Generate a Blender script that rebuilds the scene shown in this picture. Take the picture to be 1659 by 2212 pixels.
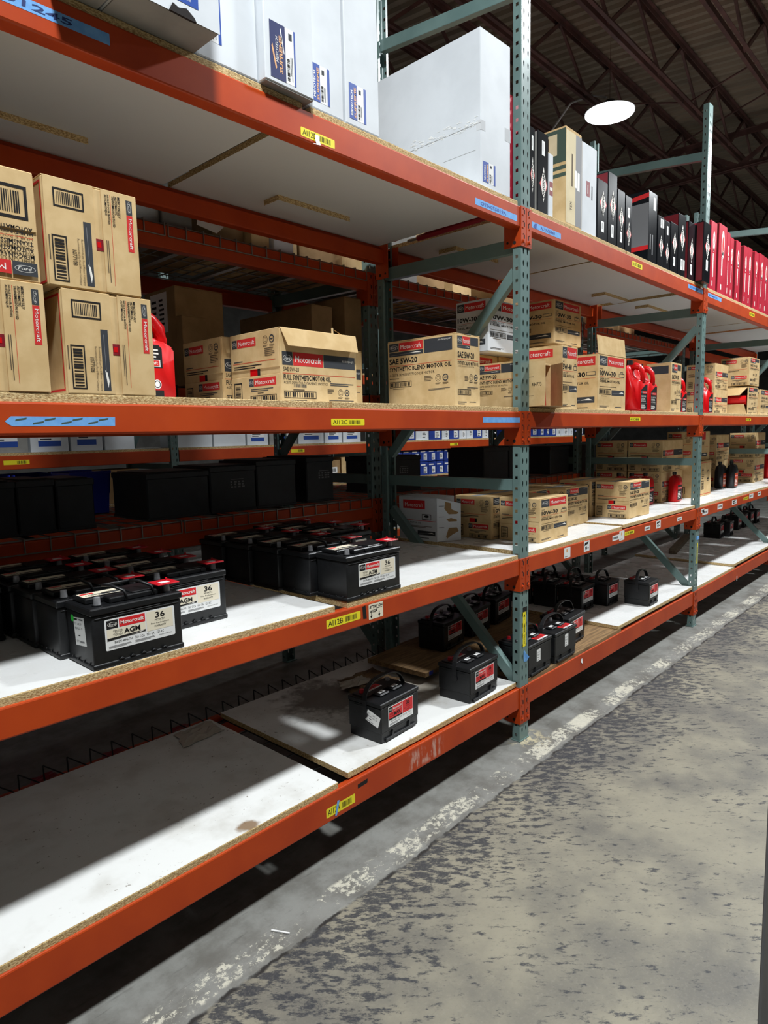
import bpy, bmesh, math, random
from mathutils import Matrix, Vector

# ------------------------------------------------------------------ start clean
for o in list(bpy.data.objects):
    bpy.data.objects.remove(o, do_unlink=True)
S = bpy.context.scene
COL = S.collection
random.seed(11)
U = 0.0284            # one drawing unit in metres

# ------------------------------------------------------------------ camera
cam_d = bpy.data.cameras.new('camera')
cam_d.sensor_fit = 'VERTICAL'
cam_d.sensor_height = 24.0
cam_d.lens = 24.0 * 1428.39 / 2212.0
cam_d.clip_start = 0.02
cam_d.clip_end = 200
cam = bpy.data.objects.new('camera', cam_d)
COL.objects.link(cam)
yaw, pit, rol = math.radians(42.91037), math.radians(-6.642918), math.radians(-1.248492)
fw = Vector((math.cos(pit)*math.cos(yaw), math.cos(pit)*math.sin(yaw), math.sin(pit)))
rt = Vector((math.sin(yaw), -math.cos(yaw), 0)); up = rt.cross(fw)
r2 = math.cos(rol)*rt + math.sin(rol)*up
u2 = -math.sin(rol)*rt + math.cos(rol)*up
cam.matrix_world = Matrix(((r2.x, u2.x, -fw.x, -102.31287*U), (r2.y, u2.y, -fw.y, -61.94504*U),
                           (r2.z, u2.z, -fw.z, 57.28133*U), (0, 0, 0, 1)))
S.camera = cam

# ------------------------------------------------------------------ world, exposure
wd = bpy.data.worlds.new('world'); S.world = wd; wd.use_nodes = True
wd.node_tree.nodes['Background'].inputs[0].default_value = (0.9, 0.95, 1.0, 1)
wd.node_tree.nodes['Background'].inputs[1].default_value = 0.006
S.view_settings.view_transform = 'Standard'
S.view_settings.look = 'None'
S.view_settings.gamma = 1
S.view_settings.use_curve_mapping = False
S.view_settings.exposure = 0.0
# ceiling lamps: (x, y, z, watts); each is built with its fixture by ceiling_lamp() below
LAMPS = [(-95, -65, 208, 330), (112, -65, 208, 360), (316, -65, 208, 330), (214, 82, 205, 40)]

# ------------------------------------------------------------------ material helpers
def lin(r, g, b):
    f = lambda c: (c/255.0/12.92) if c/255.0 <= .04045 else ((c/255.0+.055)/1.055)**2.4
    return (f(r), f(g), f(b), 1.0)

class NT:
    def __init__(s, name):
        s.m = bpy.data.materials.new(name); s.m.use_nodes = True
        s.t = s.m.node_tree; s.b = s.t.nodes['Principled BSDF']
    def n(s, typ, **kw):
        nd = s.t.nodes.new(typ)
        for k, v in kw.items():
            if k.startswith('i_'):
                key = k[2:]; key = int(key) if key.isdigit() else key
                if isinstance(v, bpy.types.NodeSocket): s.t.links.new(v, nd.inputs[key])
                else: nd.inputs[key].default_value = v
            else: setattr(nd, k, v)
        return nd
    def math(s, op, a, b=0.0, c=None, clamp=False):
        nd = s.t.nodes.new('ShaderNodeMath'); nd.operation = op; nd.use_clamp = clamp
        for i, v in enumerate((a, b) if c is None else (a, b, c)):
            if isinstance(v, bpy.types.NodeSocket): s.t.links.new(v, nd.inputs[i])
            else: nd.inputs[i].default_value = v
        return nd.outputs[0]
    def ramp(s, x, p0, p1):
        nd = s.n('ShaderNodeMapRange', i_0=x); nd.interpolation_type = 'SMOOTHSTEP'
        nd.inputs[1].default_value = p0; nd.inputs[2].default_value = p1
        return nd.outputs[0]
    def mix(s, fac, a, b):
        nd = s.t.nodes.new('ShaderNodeMix'); nd.data_type = 'RGBA'
        for i, v in ((0, fac), (6, a), (7, b)):
            if isinstance(v, bpy.types.NodeSocket): s.t.links.new(v, nd.inputs[i])
            else: nd.inputs[i].default_value = v
        return nd.outputs[2]
    def noise(s, vec, scale, detail=4.0, rough=.55, dist=0.0):
        nd = s.n('ShaderNodeTexNoise'); s.t.links.new(vec, nd.inputs['Vector'])
        nd.inputs['Scale'].default_value = scale; nd.inputs['Detail'].default_value = detail
        nd.inputs['Roughness'].default_value = rough; nd.inputs['Distortion'].default_value = dist
        return nd.outputs[0]
    def pos(s): return s.n('ShaderNodeNewGeometry').outputs['Position']
    def scaled(s, vec, sc):
        return s.n('ShaderNodeMapping', i_0=vec, i_3=sc).outputs[0]
    def base(s, col): 
        if isinstance(col, bpy.types.NodeSocket): s.t.links.new(col, s.b.inputs['Base Color'])
        else: s.b.inputs['Base Color'].default_value = col
    def rough(s, r):
        if isinstance(r, bpy.types.NodeSocket): s.t.links.new(r, s.b.inputs['Roughness'])
        else: s.b.inputs['Roughness'].default_value = r
    def bump(s, h, strength, dist=.002):
        nd = s.n('ShaderNodeBump', i_Height=h); nd.inputs['Strength'].default_value = strength
        nd.inputs['Distance'].default_value = dist
        s.t.links.new(nd.outputs[0], s.b.inputs['Normal'])

def flat(name, col, rough=.5, metal=0.0, emit=None, spec=None):
    n = NT(name); n.base(col); n.rough(rough); n.b.inputs['Metallic'].default_value = metal
    if spec is not None: n.b.inputs['Specular IOR Level'].default_value = spec
    if emit:
        n.b.inputs['Emission Color'].default_value = emit[0]; n.b.inputs['Emission Strength'].default_value = emit[1]
    return n.m

def mottled(name, c0, c1, scale, rough=.6, lo=.35, hi=.65, bump=0.0, stretch=(1, 1, 1), detail=5, metal=0, spec=None):
    n = NT(name); v = n.scaled(n.pos(), stretch)
    x = n.noise(v, scale, detail)
    n.base(n.mix(n.ramp(x, lo, hi), c0, c1)); n.rough(rough); n.b.inputs['Metallic'].default_value = metal
    if spec is not None: n.b.inputs['Specular IOR Level'].default_value = spec
    if bump: n.bump(x, bump)
    return n.m

def paint(name, c, c2, scr, rough=.36, scuff=None, spec=.34):
    """glossy rack paint with faint mottling and pale scratches"""
    n = NT(name); p = n.pos()
    a = n.mix(n.ramp(n.noise(p, 5, 4), .3, .7), c, c2)
    s1 = n.noise(n.scaled(p, (9, 9, 70)), 1.0, 3, .7)
    s2 = n.noise(p, 2.3, 2)
    k = n.math('MULTIPLY', n.ramp(s1, .70, .74), n.ramp(s2, .50, .62))
    a = n.mix(n.math('MULTIPLY', k, .55), a, scr)
    if scuff:       # pale scrape rubbed into the lowest beam
        q = n.n('ShaderNodeSeparateXYZ', i_0=p); x0, x1, z0, z1 = [v*U for v in scuff]
        w = n.math('MULTIPLY', n.ramp(q.outputs[0], x0, x0+.05), n.math('SUBTRACT', 1.0, n.ramp(q.outputs[0], x1-.06, x1)))
        w = n.math('MULTIPLY', w, n.math('MULTIPLY', n.ramp(q.outputs[2], z0, z0+.02), n.math('SUBTRACT', 1.0, n.ramp(q.outputs[2], z1-.03, z1))))
        w = n.math('MULTIPLY', w, n.math('LESS_THAN', q.outputs[1], .4*U))
        w = n.math('MULTIPLY', w, n.ramp(n.noise(n.scaled(p, (34, 1, 9)), 1.0, 5, .7), .46, .62))
        a = n.mix(n.math('MULTIPLY', w, .75), a, lin(214, 176, 160))
    n.base(a); n.rough(n.math('ADD', n.math('MULTIPLY', n.noise(p, 30, 2), .12), rough-.05))
    n.b.inputs['Specular IOR Level'].default_value = spec
    n.bump(n.noise(p, 160, 2), .05, .001)
    return n.m

M = {}
M['orange'] = paint('orange_rack_paint', lin(188, 68, 18), lin(174, 58, 15), lin(226, 150, 100), .47, (-32, -22.5, 6.6, 10.3))
M['teal'] = paint('teal_rack_paint', lin(112, 136, 132), lin(100, 124, 121), lin(170, 180, 176), .33, None, .5)
M['dark_slot'] = flat('slot_shadow', lin(24, 16, 14), .9)
M['kraft'] = mottled('kraft_cardboard', lin(217, 187, 138), lin(204, 172, 122), 14, .82, bump=.05, spec=.2)
M['melamine_under'] = flat('white_laminate_underside', lin(212, 211, 208), .5)
M['kraft_edge'] = flat('cardboard_edge', lin(222, 196, 150), .85, spec=.2)
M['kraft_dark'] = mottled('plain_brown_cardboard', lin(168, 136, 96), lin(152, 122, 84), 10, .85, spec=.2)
M['carton_white'] = mottled('white_carton', lin(220, 224, 228), lin(210, 214, 218), 4, .6, spec=.3)
M['grey_carton'] = mottled('grey_carton', lin(150, 148, 142), lin(136, 134, 130), 6, .75, spec=.2)
M['carton_black'] = mottled('glossy_black_carton', lin(18, 20, 24), lin(26, 28, 32), 6, .2)
M['carton_red'] = mottled('red_carton', lin(196, 48, 68), lin(186, 40, 58), 6, .35)
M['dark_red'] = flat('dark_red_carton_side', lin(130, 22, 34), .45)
M['carton_green'] = flat('green_printed_carton', lin(66, 84, 72), .6)
M['carton_beige'] = mottled('pale_beige_carton', lin(226, 210, 172), lin(214, 198, 160), 8, .75)
M['carton_grey'] = flat('grey_print', lin(124, 124, 126), .5)
M['black'] = mottled('black_battery_plastic', lin(15, 16, 18), lin(22, 23, 25), 60, .46, bump=.03)
M['black_lid'] = flat('black_lid_plastic', lin(21, 22, 24), .36)
M['bin_black'] = mottled('black_tote_plastic', lin(22, 27, 31), lin(30, 35, 40), 20, .5)
M['lead'] = mottled('lead_terminal', lin(176, 176, 178), lin(150, 150, 154), 60, .32, metal=.35)
M['red_plastic'] = flat('red_plastic', lin(208, 14, 20), .32, spec=.35)
M['red_cap'] = flat('red_terminal_cover', lin(200, 24, 38), .35)
M['black_cap'] = flat('black_cap', lin(26, 26, 28), .4)
M['steel'] = flat('galvanised_wire', lin(150, 146, 138), .42, .7)
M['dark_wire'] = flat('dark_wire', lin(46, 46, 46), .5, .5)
M['ink'] = flat('black_ink', lin(34, 32, 32), .6, spec=.2)
M['soft_ink'] = flat('small_print', lin(92, 78, 60), .7, spec=.2)
M['grey_ink'] = flat('grey_small_print', lin(120, 120, 122), .6)
M['slate'] = flat('slate_ink', lin(62, 64, 68), .6, spec=.2)
M['red_ink'] = flat('red_ink', lin(208, 52, 50), .55, spec=.2)
M['line_red'] = flat('red_rule', lin(200, 90, 62), .6, spec=.2)
M['white_ink'] = flat('white_ink', lin(240, 236, 228), .55, spec=.2)
M['label_white'] = flat('white_label', lin(238, 238, 236), .4)
M['label_red'] = flat('red_label', lin(220, 40, 44), .4)
M['label_cream'] = flat('cream_label', lin(238, 228, 204), .4)
M['yellow'] = flat('yellow_tag', lin(242, 226, 40), .45)
M['tape'] = mottled('blue_masking_tape', lin(120, 178, 236), lin(104, 164, 228), 40, .65)
M['tape_dark'] = flat('marker_blue', lin(30, 52, 110), .6)
M['clear_tape'] = flat('packing_tape', lin(212, 214, 216), .16)
M['blue'] = flat('blue_print', lin(34, 74, 160), .5)
M['navy'] = flat('navy_print', lin(28, 38, 92), .5)
M['blue_carton'] = mottled('blue_carton', lin(30, 62, 150), lin(24, 52, 132), 8, .5)
M['green_dot'] = flat('green_sticker', lin(40, 190, 60), .5)
M['orange_swash'] = flat('orange_swash', lin(226, 170, 120), .5)
M['wood'] = mottled('weathered_plywood', lin(150, 118, 78), lin(112, 86, 56), 9, .8, stretch=(.6, 7, 7), bump=.15)
M['plank'] = mottled('grey_plank', lin(128, 114, 94), lin(96, 84, 68), 9, .8, stretch=(1, 8, 8), bump=.1)
M['joist'] = mottled('red_oxide_steel', lin(118, 84, 78), lin(94, 68, 64), 5, .55)
M['film'] = flat('crumpled_film', lin(190, 182, 168), .25)
M['brown_paper'] = mottled('brown_paper', lin(140, 112, 78), lin(92, 70, 48), 12, .6)
M['lamp_body'] = flat('lamp_housing', lin(60, 60, 62), .5)
M['lamp_glow'] = flat('lamp_lens', (1, 1, 1, 1), .4, emit=((.93, .98, 1.0, 1), 9))
M['conduit'] = flat('pale_cable', lin(206, 206, 204), .45)
M['wall'] = mottled('grey_block_wall', lin(120, 118, 114), lin(104, 102, 98), 3, .85)
M['dark_wall'] = mottled('dark_blocker_wall', lin(66, 64, 62), lin(54, 52, 50), 3, .85)  # kept dark so the added unseen wall returns little bounce light
M['blue_bin'] = flat('blue_bin', lin(34, 50, 170), .4)

def board_top():
    n = NT('white_melamine'); p = n.pos()
    a = lin(238, 238, 236)
    c = n.mix(n.ramp(n.noise(p, 6, 5, .6), .45, .75), a, lin(231, 230, 226))
    sp = n.ramp(n.noise(p, 55, 3, .6), .70, .74)
    sp = n.math('MULTIPLY', sp, n.ramp(n.noise(p, 3.2, 2), .42, .6))
    c = n.mix(n.math('MULTIPLY', sp, .7), c, lin(96, 84, 70))
    scr = n.math('MULTIPLY', n.ramp(n.noise(n.scaled(p, (40, 8, 8)), 1.2, 3, .7), .71, .74), .4)
    c = n.mix(scr, c, lin(120, 112, 100))
    n.base(c); n.rough(n.math('ADD', n.math('MULTIPLY', n.noise(p, 9, 2), .25), .16))
    return n.m
M['melamine'] = board_top()
def dirty_top():
    """lowest shelf: same laminate, stained and scuffed"""
    n = NT('stained_melamine'); p = n.pos()
    c = n.mix(n.ramp(n.noise(p, 5, 5, .6), .45, .75), lin(236, 236, 233), lin(214, 212, 206))
    sp = n.ramp(n.noise(p, 44, 4, .7), .635, .68)
    sp = n.math('MULTIPLY', sp, n.ramp(n.noise(p, 2.6, 2), .36, .56))
    c = n.mix(n.math('MULTIPLY', sp, .75), c, lin(104, 88, 68))
    xyz = n.n('ShaderNodeSeparateXYZ', i_0=p)
    def spot(x, y, r0, r1):
        dx = n.math('SUBTRACT', xyz.outputs[0], x*U); dy = n.math('SUBTRACT', xyz.outputs[1], y*U)
        d = n.math('SQRT', n.math('ADD', n.math('MULTIPLY', dx, dx), n.math('MULTIPLY', dy, dy)))
        d = n.math('ADD', d, n.math('MULTIPLY', n.math('SUBTRACT', n.noise(p, 14, 4, .65), .5), r1*U*1.6))
        return n.math('SUBTRACT', 1.0, n.ramp(d, r0*U, r1*U))
    c = n.mix(n.math('MULTIPLY', spot(-59.5, 1.2, .6, 1.5), .85), c, lin(128, 92, 44))
    c = n.mix(n.math('MULTIPLY', spot(-27, 22, 4, 11), .8), c, lin(70, 54, 36))
    c = n.mix(n.math('MULTIPLY', spot(-14, 14, 2, 9), .6), c, lin(150, 130, 96))
    n.base(c); n.rough(.42)
    return n.m
M['stained'] = dirty_top()

def particle():
    n = NT('particleboard_edge'); p = n.pos()
    v = n.n('ShaderNodeTexVoronoi', i_0=n.scaled(p, (120, 120, 260))); v.inputs['Scale'].default_value = 1.0
    x = n.noise(n.scaled(p, (1, 1, 2.4)), 120, 3, .7)
    c = n.mix(n.ramp(x, .36, .66), lin(160, 126, 78), lin(228, 204, 152))
    hole = n.ramp(n.noise(n.scaled(p, (1, 1, 1.8)), 90, 2), .62, .68)
    c = n.mix(n.math('MULTIPLY', hole, .6), c, lin(100, 72, 40))
    n.base(c); n.rough(.9); n.bump(x, .6, .002)
    return n.m
M['particle'] = particle()

def deck():
    n = NT('roof_deck_steel'); p = n.pos()
    c = n.mix(n.ramp(n.noise(n.scaled(p, (1, .2, 1)), 2.4, 4), .35, .7), lin(172, 158, 138), lin(146, 134, 118))
    n.base(c); n.rough(.45)
    return n.m
M['deck'] = deck()

def concrete():
    n = NT('worn_concrete'); p = n.pos()
    xyz = n.n('ShaderNodeSeparateXYZ', i_0=p); X, Y = xyz.outputs[0], xyz.outputs[1]
    wob = n.math('MULTIPLY', n.math('SUBTRACT', n.noise(n.scaled(p, (1, 0, 0)), 2.2, 4, .6), .5), .07)
    wob2 = n.math('MULTIPLY', n.math('SUBTRACT', n.noise(p, 26, 3, .6), .5), .03)
    Yw = n.math('ADD', n.math('ADD', Y, wob), wob2)
    # the smooth slab along the rack
    slab = n.mix(n.ramp(n.noise(p, 5, 6, .65), .35, .68), lin(136, 136, 131), lin(104, 102, 96))
    slab = n.mix(n.math('MULTIPLY', n.ramp(n.noise(n.scaled(p, (4, 30, 1)), 1.2, 4, .7), .58, .72), .4), slab, lin(66, 64, 61))
    # the aisle slab: buff, with dark tyre scuffs
    buff = n.mix(n.ramp(n.noise(p, 2.6, 5, .6), .35, .68), lin(148, 142, 124), lin(122, 118, 106))
    buff = n.mix(n.math('MULTIPLY', n.ramp(n.noise(p, 1.3, 4, .6), .42, .66), .62), buff, lin(92, 90, 87))
    near = n.math('SUBTRACT', 1.0, n.ramp(n.math('MULTIPLY', Y, -1.0), .22, .75))     # scuffs thicken towards the joint
    turned = n.n('ShaderNodeMapping', i_0=p, i_2=(0, 0, math.radians(47))).outputs[0]
    drag = n.scaled(turned, (.5, 1.15, 1))
    th = n.math('ADD', n.noise(drag, 33, 10, .72), n.math('MULTIPLY', near, .10))
    th = n.math('ADD', th, n.math('MULTIPLY', n.math('SUBTRACT', n.noise(p, 2.1, 3), .5), .26))
    sc = n.ramp(th, .545, .635)
    buff = n.mix(n.math('MULTIPLY', sc, .9), buff, lin(46, 49, 56))
    fs = n.ramp(n.noise(drag, 70, 5, .75), .56, .68)
    buff = n.mix(n.math('MULTIPLY', fs, .42), buff, lin(84, 84, 84))
    fine = n.ramp(n.noise(p, 90, 4, .7), .48, .75)
    buff = n.mix(n.math('MULTIPLY', fine, .28), buff, lin(158, 152, 138))
    # joint between the two slabs
    Jy = -6.9*U
    side = n.ramp(n.math('SUBTRACT', Jy, Yw), -.012, .012)
    c = n.mix(side, slab, buff)
    band = n.math('ABSOLUTE', n.math('SUBTRACT', Yw, Jy))
    crack = n.math('SUBTRACT', 1.0, n.ramp(band, .002, .011))
    c = n.mix(n.math('MULTIPLY', crack, n.ramp(n.noise(p, 9, 3), .38, .55)), c, lin(44, 42, 40))
    # what is left of a painted stripe
    pb = n.math('ABSOLUTE', n.math('SUBTRACT', n.math('ADD', Y, n.math('MULTIPLY', wob, 1.3)), -4.4*U))
    stripe = n.math('SUBTRACT', 1.0, n.ramp(pb, 1.3*U, 1.9*U))
    chips = n.math('ADD', n.noise(p, 34, 8, .8), n.math('MULTIPLY', n.math('SUBTRACT', n.noise(n.scaled(p, (1, .4, 1)), 3.4, 3), .5), .75))
    st = n.math('MULTIPLY', stripe, n.ramp(chips, .51, .56))
    c = n.mix(n.math('MULTIPLY', st, n.math('ADD', .45, n.math('MULTIPLY', n.noise(p, 50, 5, .75), .7))), c, lin(214, 210, 192))
    grit = n.ramp(n.noise(p, 45, 6, .78), .56, .70)
    c = n.mix(n.math('MULTIPLY', grit, .22), c, lin(58, 56, 53))
    # rust-white bloom round the foot of the nearest upright
    dx = n.math('SUBTRACT', X, 2.5*U); dy = n.math('SUBTRACT', Y, 0.0)
    d = n.math('SQRT', n.math('ADD', n.math('MULTIPLY', dx, dx), n.math('MULTIPLY', dy, dy)))
    bl = n.math('MULTIPLY', n.math('SUBTRACT', 1.0, n.ramp(d, 1.5*U, 5.5*U)), n.ramp(n.noise(p, 20, 5, .7), .48, .58))
    c = n.mix(n.math('MULTIPLY', bl, .8), c, lin(206, 194, 158))
    n.base(c)
    n.rough(n.math('ADD', n.math('MULTIPLY', n.noise(p, 7, 3), .3), .42))
    h = n.math('SUBTRACT', n.noise(p, 60, 4, .7), n.math('MULTIPLY', crack, 1.5))
    h = n.math('ADD', h, n.math('MULTIPLY', st, .5))
    n.bump(h, .25, .004)
    return n.m
M['concrete'] = concrete()

# ------------------------------------------------------------------ mesh helpers (drawing units in, metres out)
class MB:
    def __init__(s): s.v = []; s.f = []; s.k = []; s.mats = []
    def mi(s, m):
        m = M[m]
        if m not in s.mats: s.mats.append(m)
        return s.mats.index(m)
    def add(s, vs, fs, m):
        b = len(s.v); k = s.mi(m); s.v += [tuple(p) for p in vs]
        for f in fs: s.f.append([b+i for i in f]); s.k.append(k)
    def box(s, x0, y0, z0, x1, y1, z1, m, b=0.0, top=None, tf=None):
        """box with chamfer b; top = another material for the faces up/down"""
        if b <= 0:
            vs = [(x, y, z) for z in (z0, z1) for y in (y0, y1) for x in (x0, x1)]
            fs = [(0, 1, 5, 4), (1, 3, 7, 5), (3, 2, 6, 7), (2, 0, 4, 6)]
            s.add(vs, fs, m); s.add(vs, [(4, 5, 7, 6), (1, 0, 2, 3)], top or m); return
        vs = []; idx = {}
        X, Y, Z = (x0, x1), (y0, y1), (z0, z1)
        for i in (0, 1):
            for j in (0, 1):
                for k in (0, 1):
                    sx, sy, sz = (b, -b)[i], (b, -b)[j], (b, -b)[k]
                    for a, p in enumerate(((X[i], Y[j]+sy, Z[k]+sz), (X[i]+sx, Y[j], Z[k]+sz), (X[i]+sx, Y[j]+sy, Z[k]))):
                        idx[i, j, k, a] = len(vs); vs.append(p)
        I = lambda i, j, k, a: idx[i, j, k, a]
        fs = []; ft = []
        for i in (0, 1): fs.append([I(i, 0, 0, 0), I(i, 1, 0, 0), I(i, 1, 1, 0), I(i, 0, 1, 0)])
        for j in (0, 1): fs.append([I(0, j, 0, 1), I(1, j, 0, 1), I(1, j, 1, 1), I(0, j, 1, 1)])
        for k in (0, 1): ft.append([I(0, 0, k, 2), I(1, 0, k, 2), I(1, 1, k, 2), I(0, 1, k, 2)])
        for i in (0, 1):
            for j in (0, 1): fs.append([I(i, j, 0, 0), I(i, j, 0, 1), I(i, j, 1, 1), I(i, j, 1, 0)])
            for k in (0, 1): fs.append([I(i, 0, k, 0), I(i, 0, k, 2), I(i, 1, k, 2), I(i, 1, k, 0)])
        for j in (0, 1):
            for k in (0, 1): fs.append([I(0, j, k, 1), I(0, j, k, 2), I(1, j, k, 2), I(1, j, k, 1)])
        for i in (0, 1):
            for j in (0, 1):
                for k in (0, 1): fs.append([I(i, j, k, 0), I(i, j, k, 1), I(i, j, k, 2)])
        s.add(vs, fs, m); s.add(vs, ft, top or m)
    def prism(s, pts, a0, a1, m, axis='y', cap=True):
        """extrude a 2D outline; axis y: pts=(x,z); x: pts=(y,z); z: pts=(x,y)"""
        g = {'y': lambda p, a: (p[0], a, p[1]), 'x': lambda p, a: (a, p[0], p[1]), 'z': lambda p, a: (p[0], p[1], a)}[axis]
        n = len(pts); vs = [g(p, a0) for p in pts] + [g(p, a1) for p in pts]
        fs = [(i, (i+1) % n, n+(i+1) % n, n+i) for i in range(n)]
        if cap: fs += [tuple(range(n)), tuple(range(n, 2*n))]
        s.add(vs, fs, m)
    def cyl(s, x, y, z, r, h, m, n=12, axis='z', r1=None):
        r1 = r if r1 is None else r1
        g = {'z': lambda a, b, c: (x+a, y+b, z+c), 'x': lambda a, b, c: (x+c, y+a, z+b), 'y': lambda a, b, c: (x+a, y+c, z+b)}[axis]
        vs = [g(r*math.cos(t), r*math.sin(t), 0) for t in [2*math.pi*i/n for i in range(n)]]
        vs += [g(r1*math.cos(t), r1*math.sin(t), h) for t in [2*math.pi*i/n for i in range(n)]]
        s.add(vs, [(i, (i+1) % n, n+(i+1) % n, n+i) for i in range(n)] + [tuple(range(n)), tuple(range(n, 2*n))], m)
    def bar(s, p, q, w, h, m, upv=(0, 0, 1)):
        """straight rectangular bar from p to q"""
        p = Vector(p); q = Vector(q); d = (q-p).normalized(); a = d.cross(Vector(upv))
        if a.length < 1e-4: a = d.cross(Vector((1, 0, 0)))
        a.normalize(); b = a.cross(d)
        vs = []
        for c in (p, q):
            for i, j in ((-1, -1), (1, -1), (1, 1), (-1, 1)): vs.append(c+a*(i*w/2)+b*(j*h/2))
        s.add(vs, [(0, 1, 5, 4), (1, 2, 6, 5), (2, 3, 7, 6), (3, 0, 4, 7), (0, 1, 2, 3), (4, 5, 6, 7)], m)
    def tube(s, path, r, m, n=5, ry=None, flat_up=None):
        """tube along a path; with flat_up the section is a strap of half sizes r (across) and ry"""
        P = [Vector(p) for p in path]; vs = []
        prev = None
        for i, p in enumerate(P):
            d = (P[min(i+1, len(P)-1)]-P[max(i-1, 0)]).normalized()
            ref = Vector(flat_up) if flat_up else (Vector((0, 0, 1)) if abs(d.z) < .9 else Vector((1, 0, 0)))
            a = d.cross(ref)
            if a.length < 1e-4: a = prev or d.cross(Vector((0, 1, 0)))
            a.normalize(); prev = a; b = a.cross(d)
            if flat_up:
                for i2, j2 in ((-1, -1), (1, -1), (1, 1), (-1, 1)): vs.append(p+b*(i2*r)+a*(j2*ry))
            else:
                for k in range(n): t = 2*math.pi*k/n; vs.append(p+a*(r*math.cos(t))+b*(r*math.sin(t)))
        if flat_up: n = 4
        fs = []
        for i in range(len(P)-1):
            for k in range(n): fs.append((i*n+k, i*n+(k+1) % n, (i+1)*n+(k+1) % n, (i+1)*n+k))
        fs += [tuple(range(n)), tuple(range((len(P)-1)*n, len(P)*n))]
        s.add(vs, fs, m)
    def mesh(s, name, smooth=False, recalc=True):
        me = bpy.data.meshes.new(name)
        me.from_pydata([(x*U, y*U, z*U) for x, y, z in s.v], [], s.f)
        for m in s.mats: me.materials.append(m)
        me.polygons.foreach_set('material_index', s.k)
        if recalc:
            bm = bmesh.new(); bm.from_mesh(me); bmesh.ops.remove_doubles(bm, verts=bm.verts, dist=1e-6)
            bmesh.ops.recalc_face_normals(bm, faces=bm.faces); bm.to_mesh(me); bm.free()
        if smooth:
            me.polygons.foreach_set('use_smooth', [True]*len(me.polygons))
        return me
    def build(s, name, parent=None, loc=(0, 0, 0), rotz=0.0, smooth=False, recalc=True):
        return obj(name, s.mesh(name, smooth, recalc), parent, loc, rotz)

def obj(name, me, parent=None, loc=(0, 0, 0), rotz=0.0):
    o = bpy.data.objects.new(name, me); COL.objects.link(o)
    o.parent = parent; o.location = Vector(loc)*U; o.rotation_euler = (0, 0, math.radians(rotz))
    return o
def tag(o, label, cat, group=None):
    o['label'] = label; o['category'] = cat
    if group: o['group'] = group
    return o
def thing(name, label, cat, loc=(0, 0, 0), rotz=0.0, group=None):
    o = obj(name, None, None, loc, rotz); o.empty_display_size = .05
    return tag(o, label, cat, group)
KIDS = {}
def dup(root, label, loc, rotz=0.0, group=None):
    r = root.copy(); COL.objects.link(r); r.location = Vector(loc)*U; r.rotation_euler = (0, 0, math.radians(rotz))
    r['label'] = label
    if group: r['group'] = group
    for ch in root.children:
        c = ch.copy(); COL.objects.link(c); c.parent = r
        for g in ch.children:
            d = g.copy(); COL.objects.link(d); d.parent = c
    return r
def struct(o): o['kind'] = 'structure'; return o
def shade_flat_angle(o, deg=35):
    pass

# ------------------------------------------------------------------ flat print: lettering, marks, labels
GLY = {}
def glyphs(s, bold=0.0):
    key = (s, bold)
    if key not in GLY:
        cu = bpy.data.curves.new('lettering', 'FONT'); cu.body = s; cu.resolution_u = 2 if len(s) < 14 else 1
        cu.size = 1.0; cu.offset = bold
        ob = bpy.data.objects.new('lettering', cu)
        me = ob.to_mesh()
        vs = [(v.co.x, v.co.y) for v in me.vertices]; fs = [list(p.vertices) for p in me.polygons]
        ob.to_mesh_clear(); bpy.data.objects.remove(ob); bpy.data.curves.remove(cu)
        if vs:
            x0 = min(v[0] for v in vs); x1 = max(v[0] for v in vs); y0 = min(v[1] for v in vs); y1 = max(v[1] for v in vs)
        else: x0, x1, y0, y1 = 0, 1, 0, 1
        w = max(x1-x0, 1e-6); h = max(y1-y0, 1e-6)
        GLY[key] = ([((x-x0)/w, (y-y0)/h) for x, y in vs], fs, w/h)
    return GLY[key]

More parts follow.
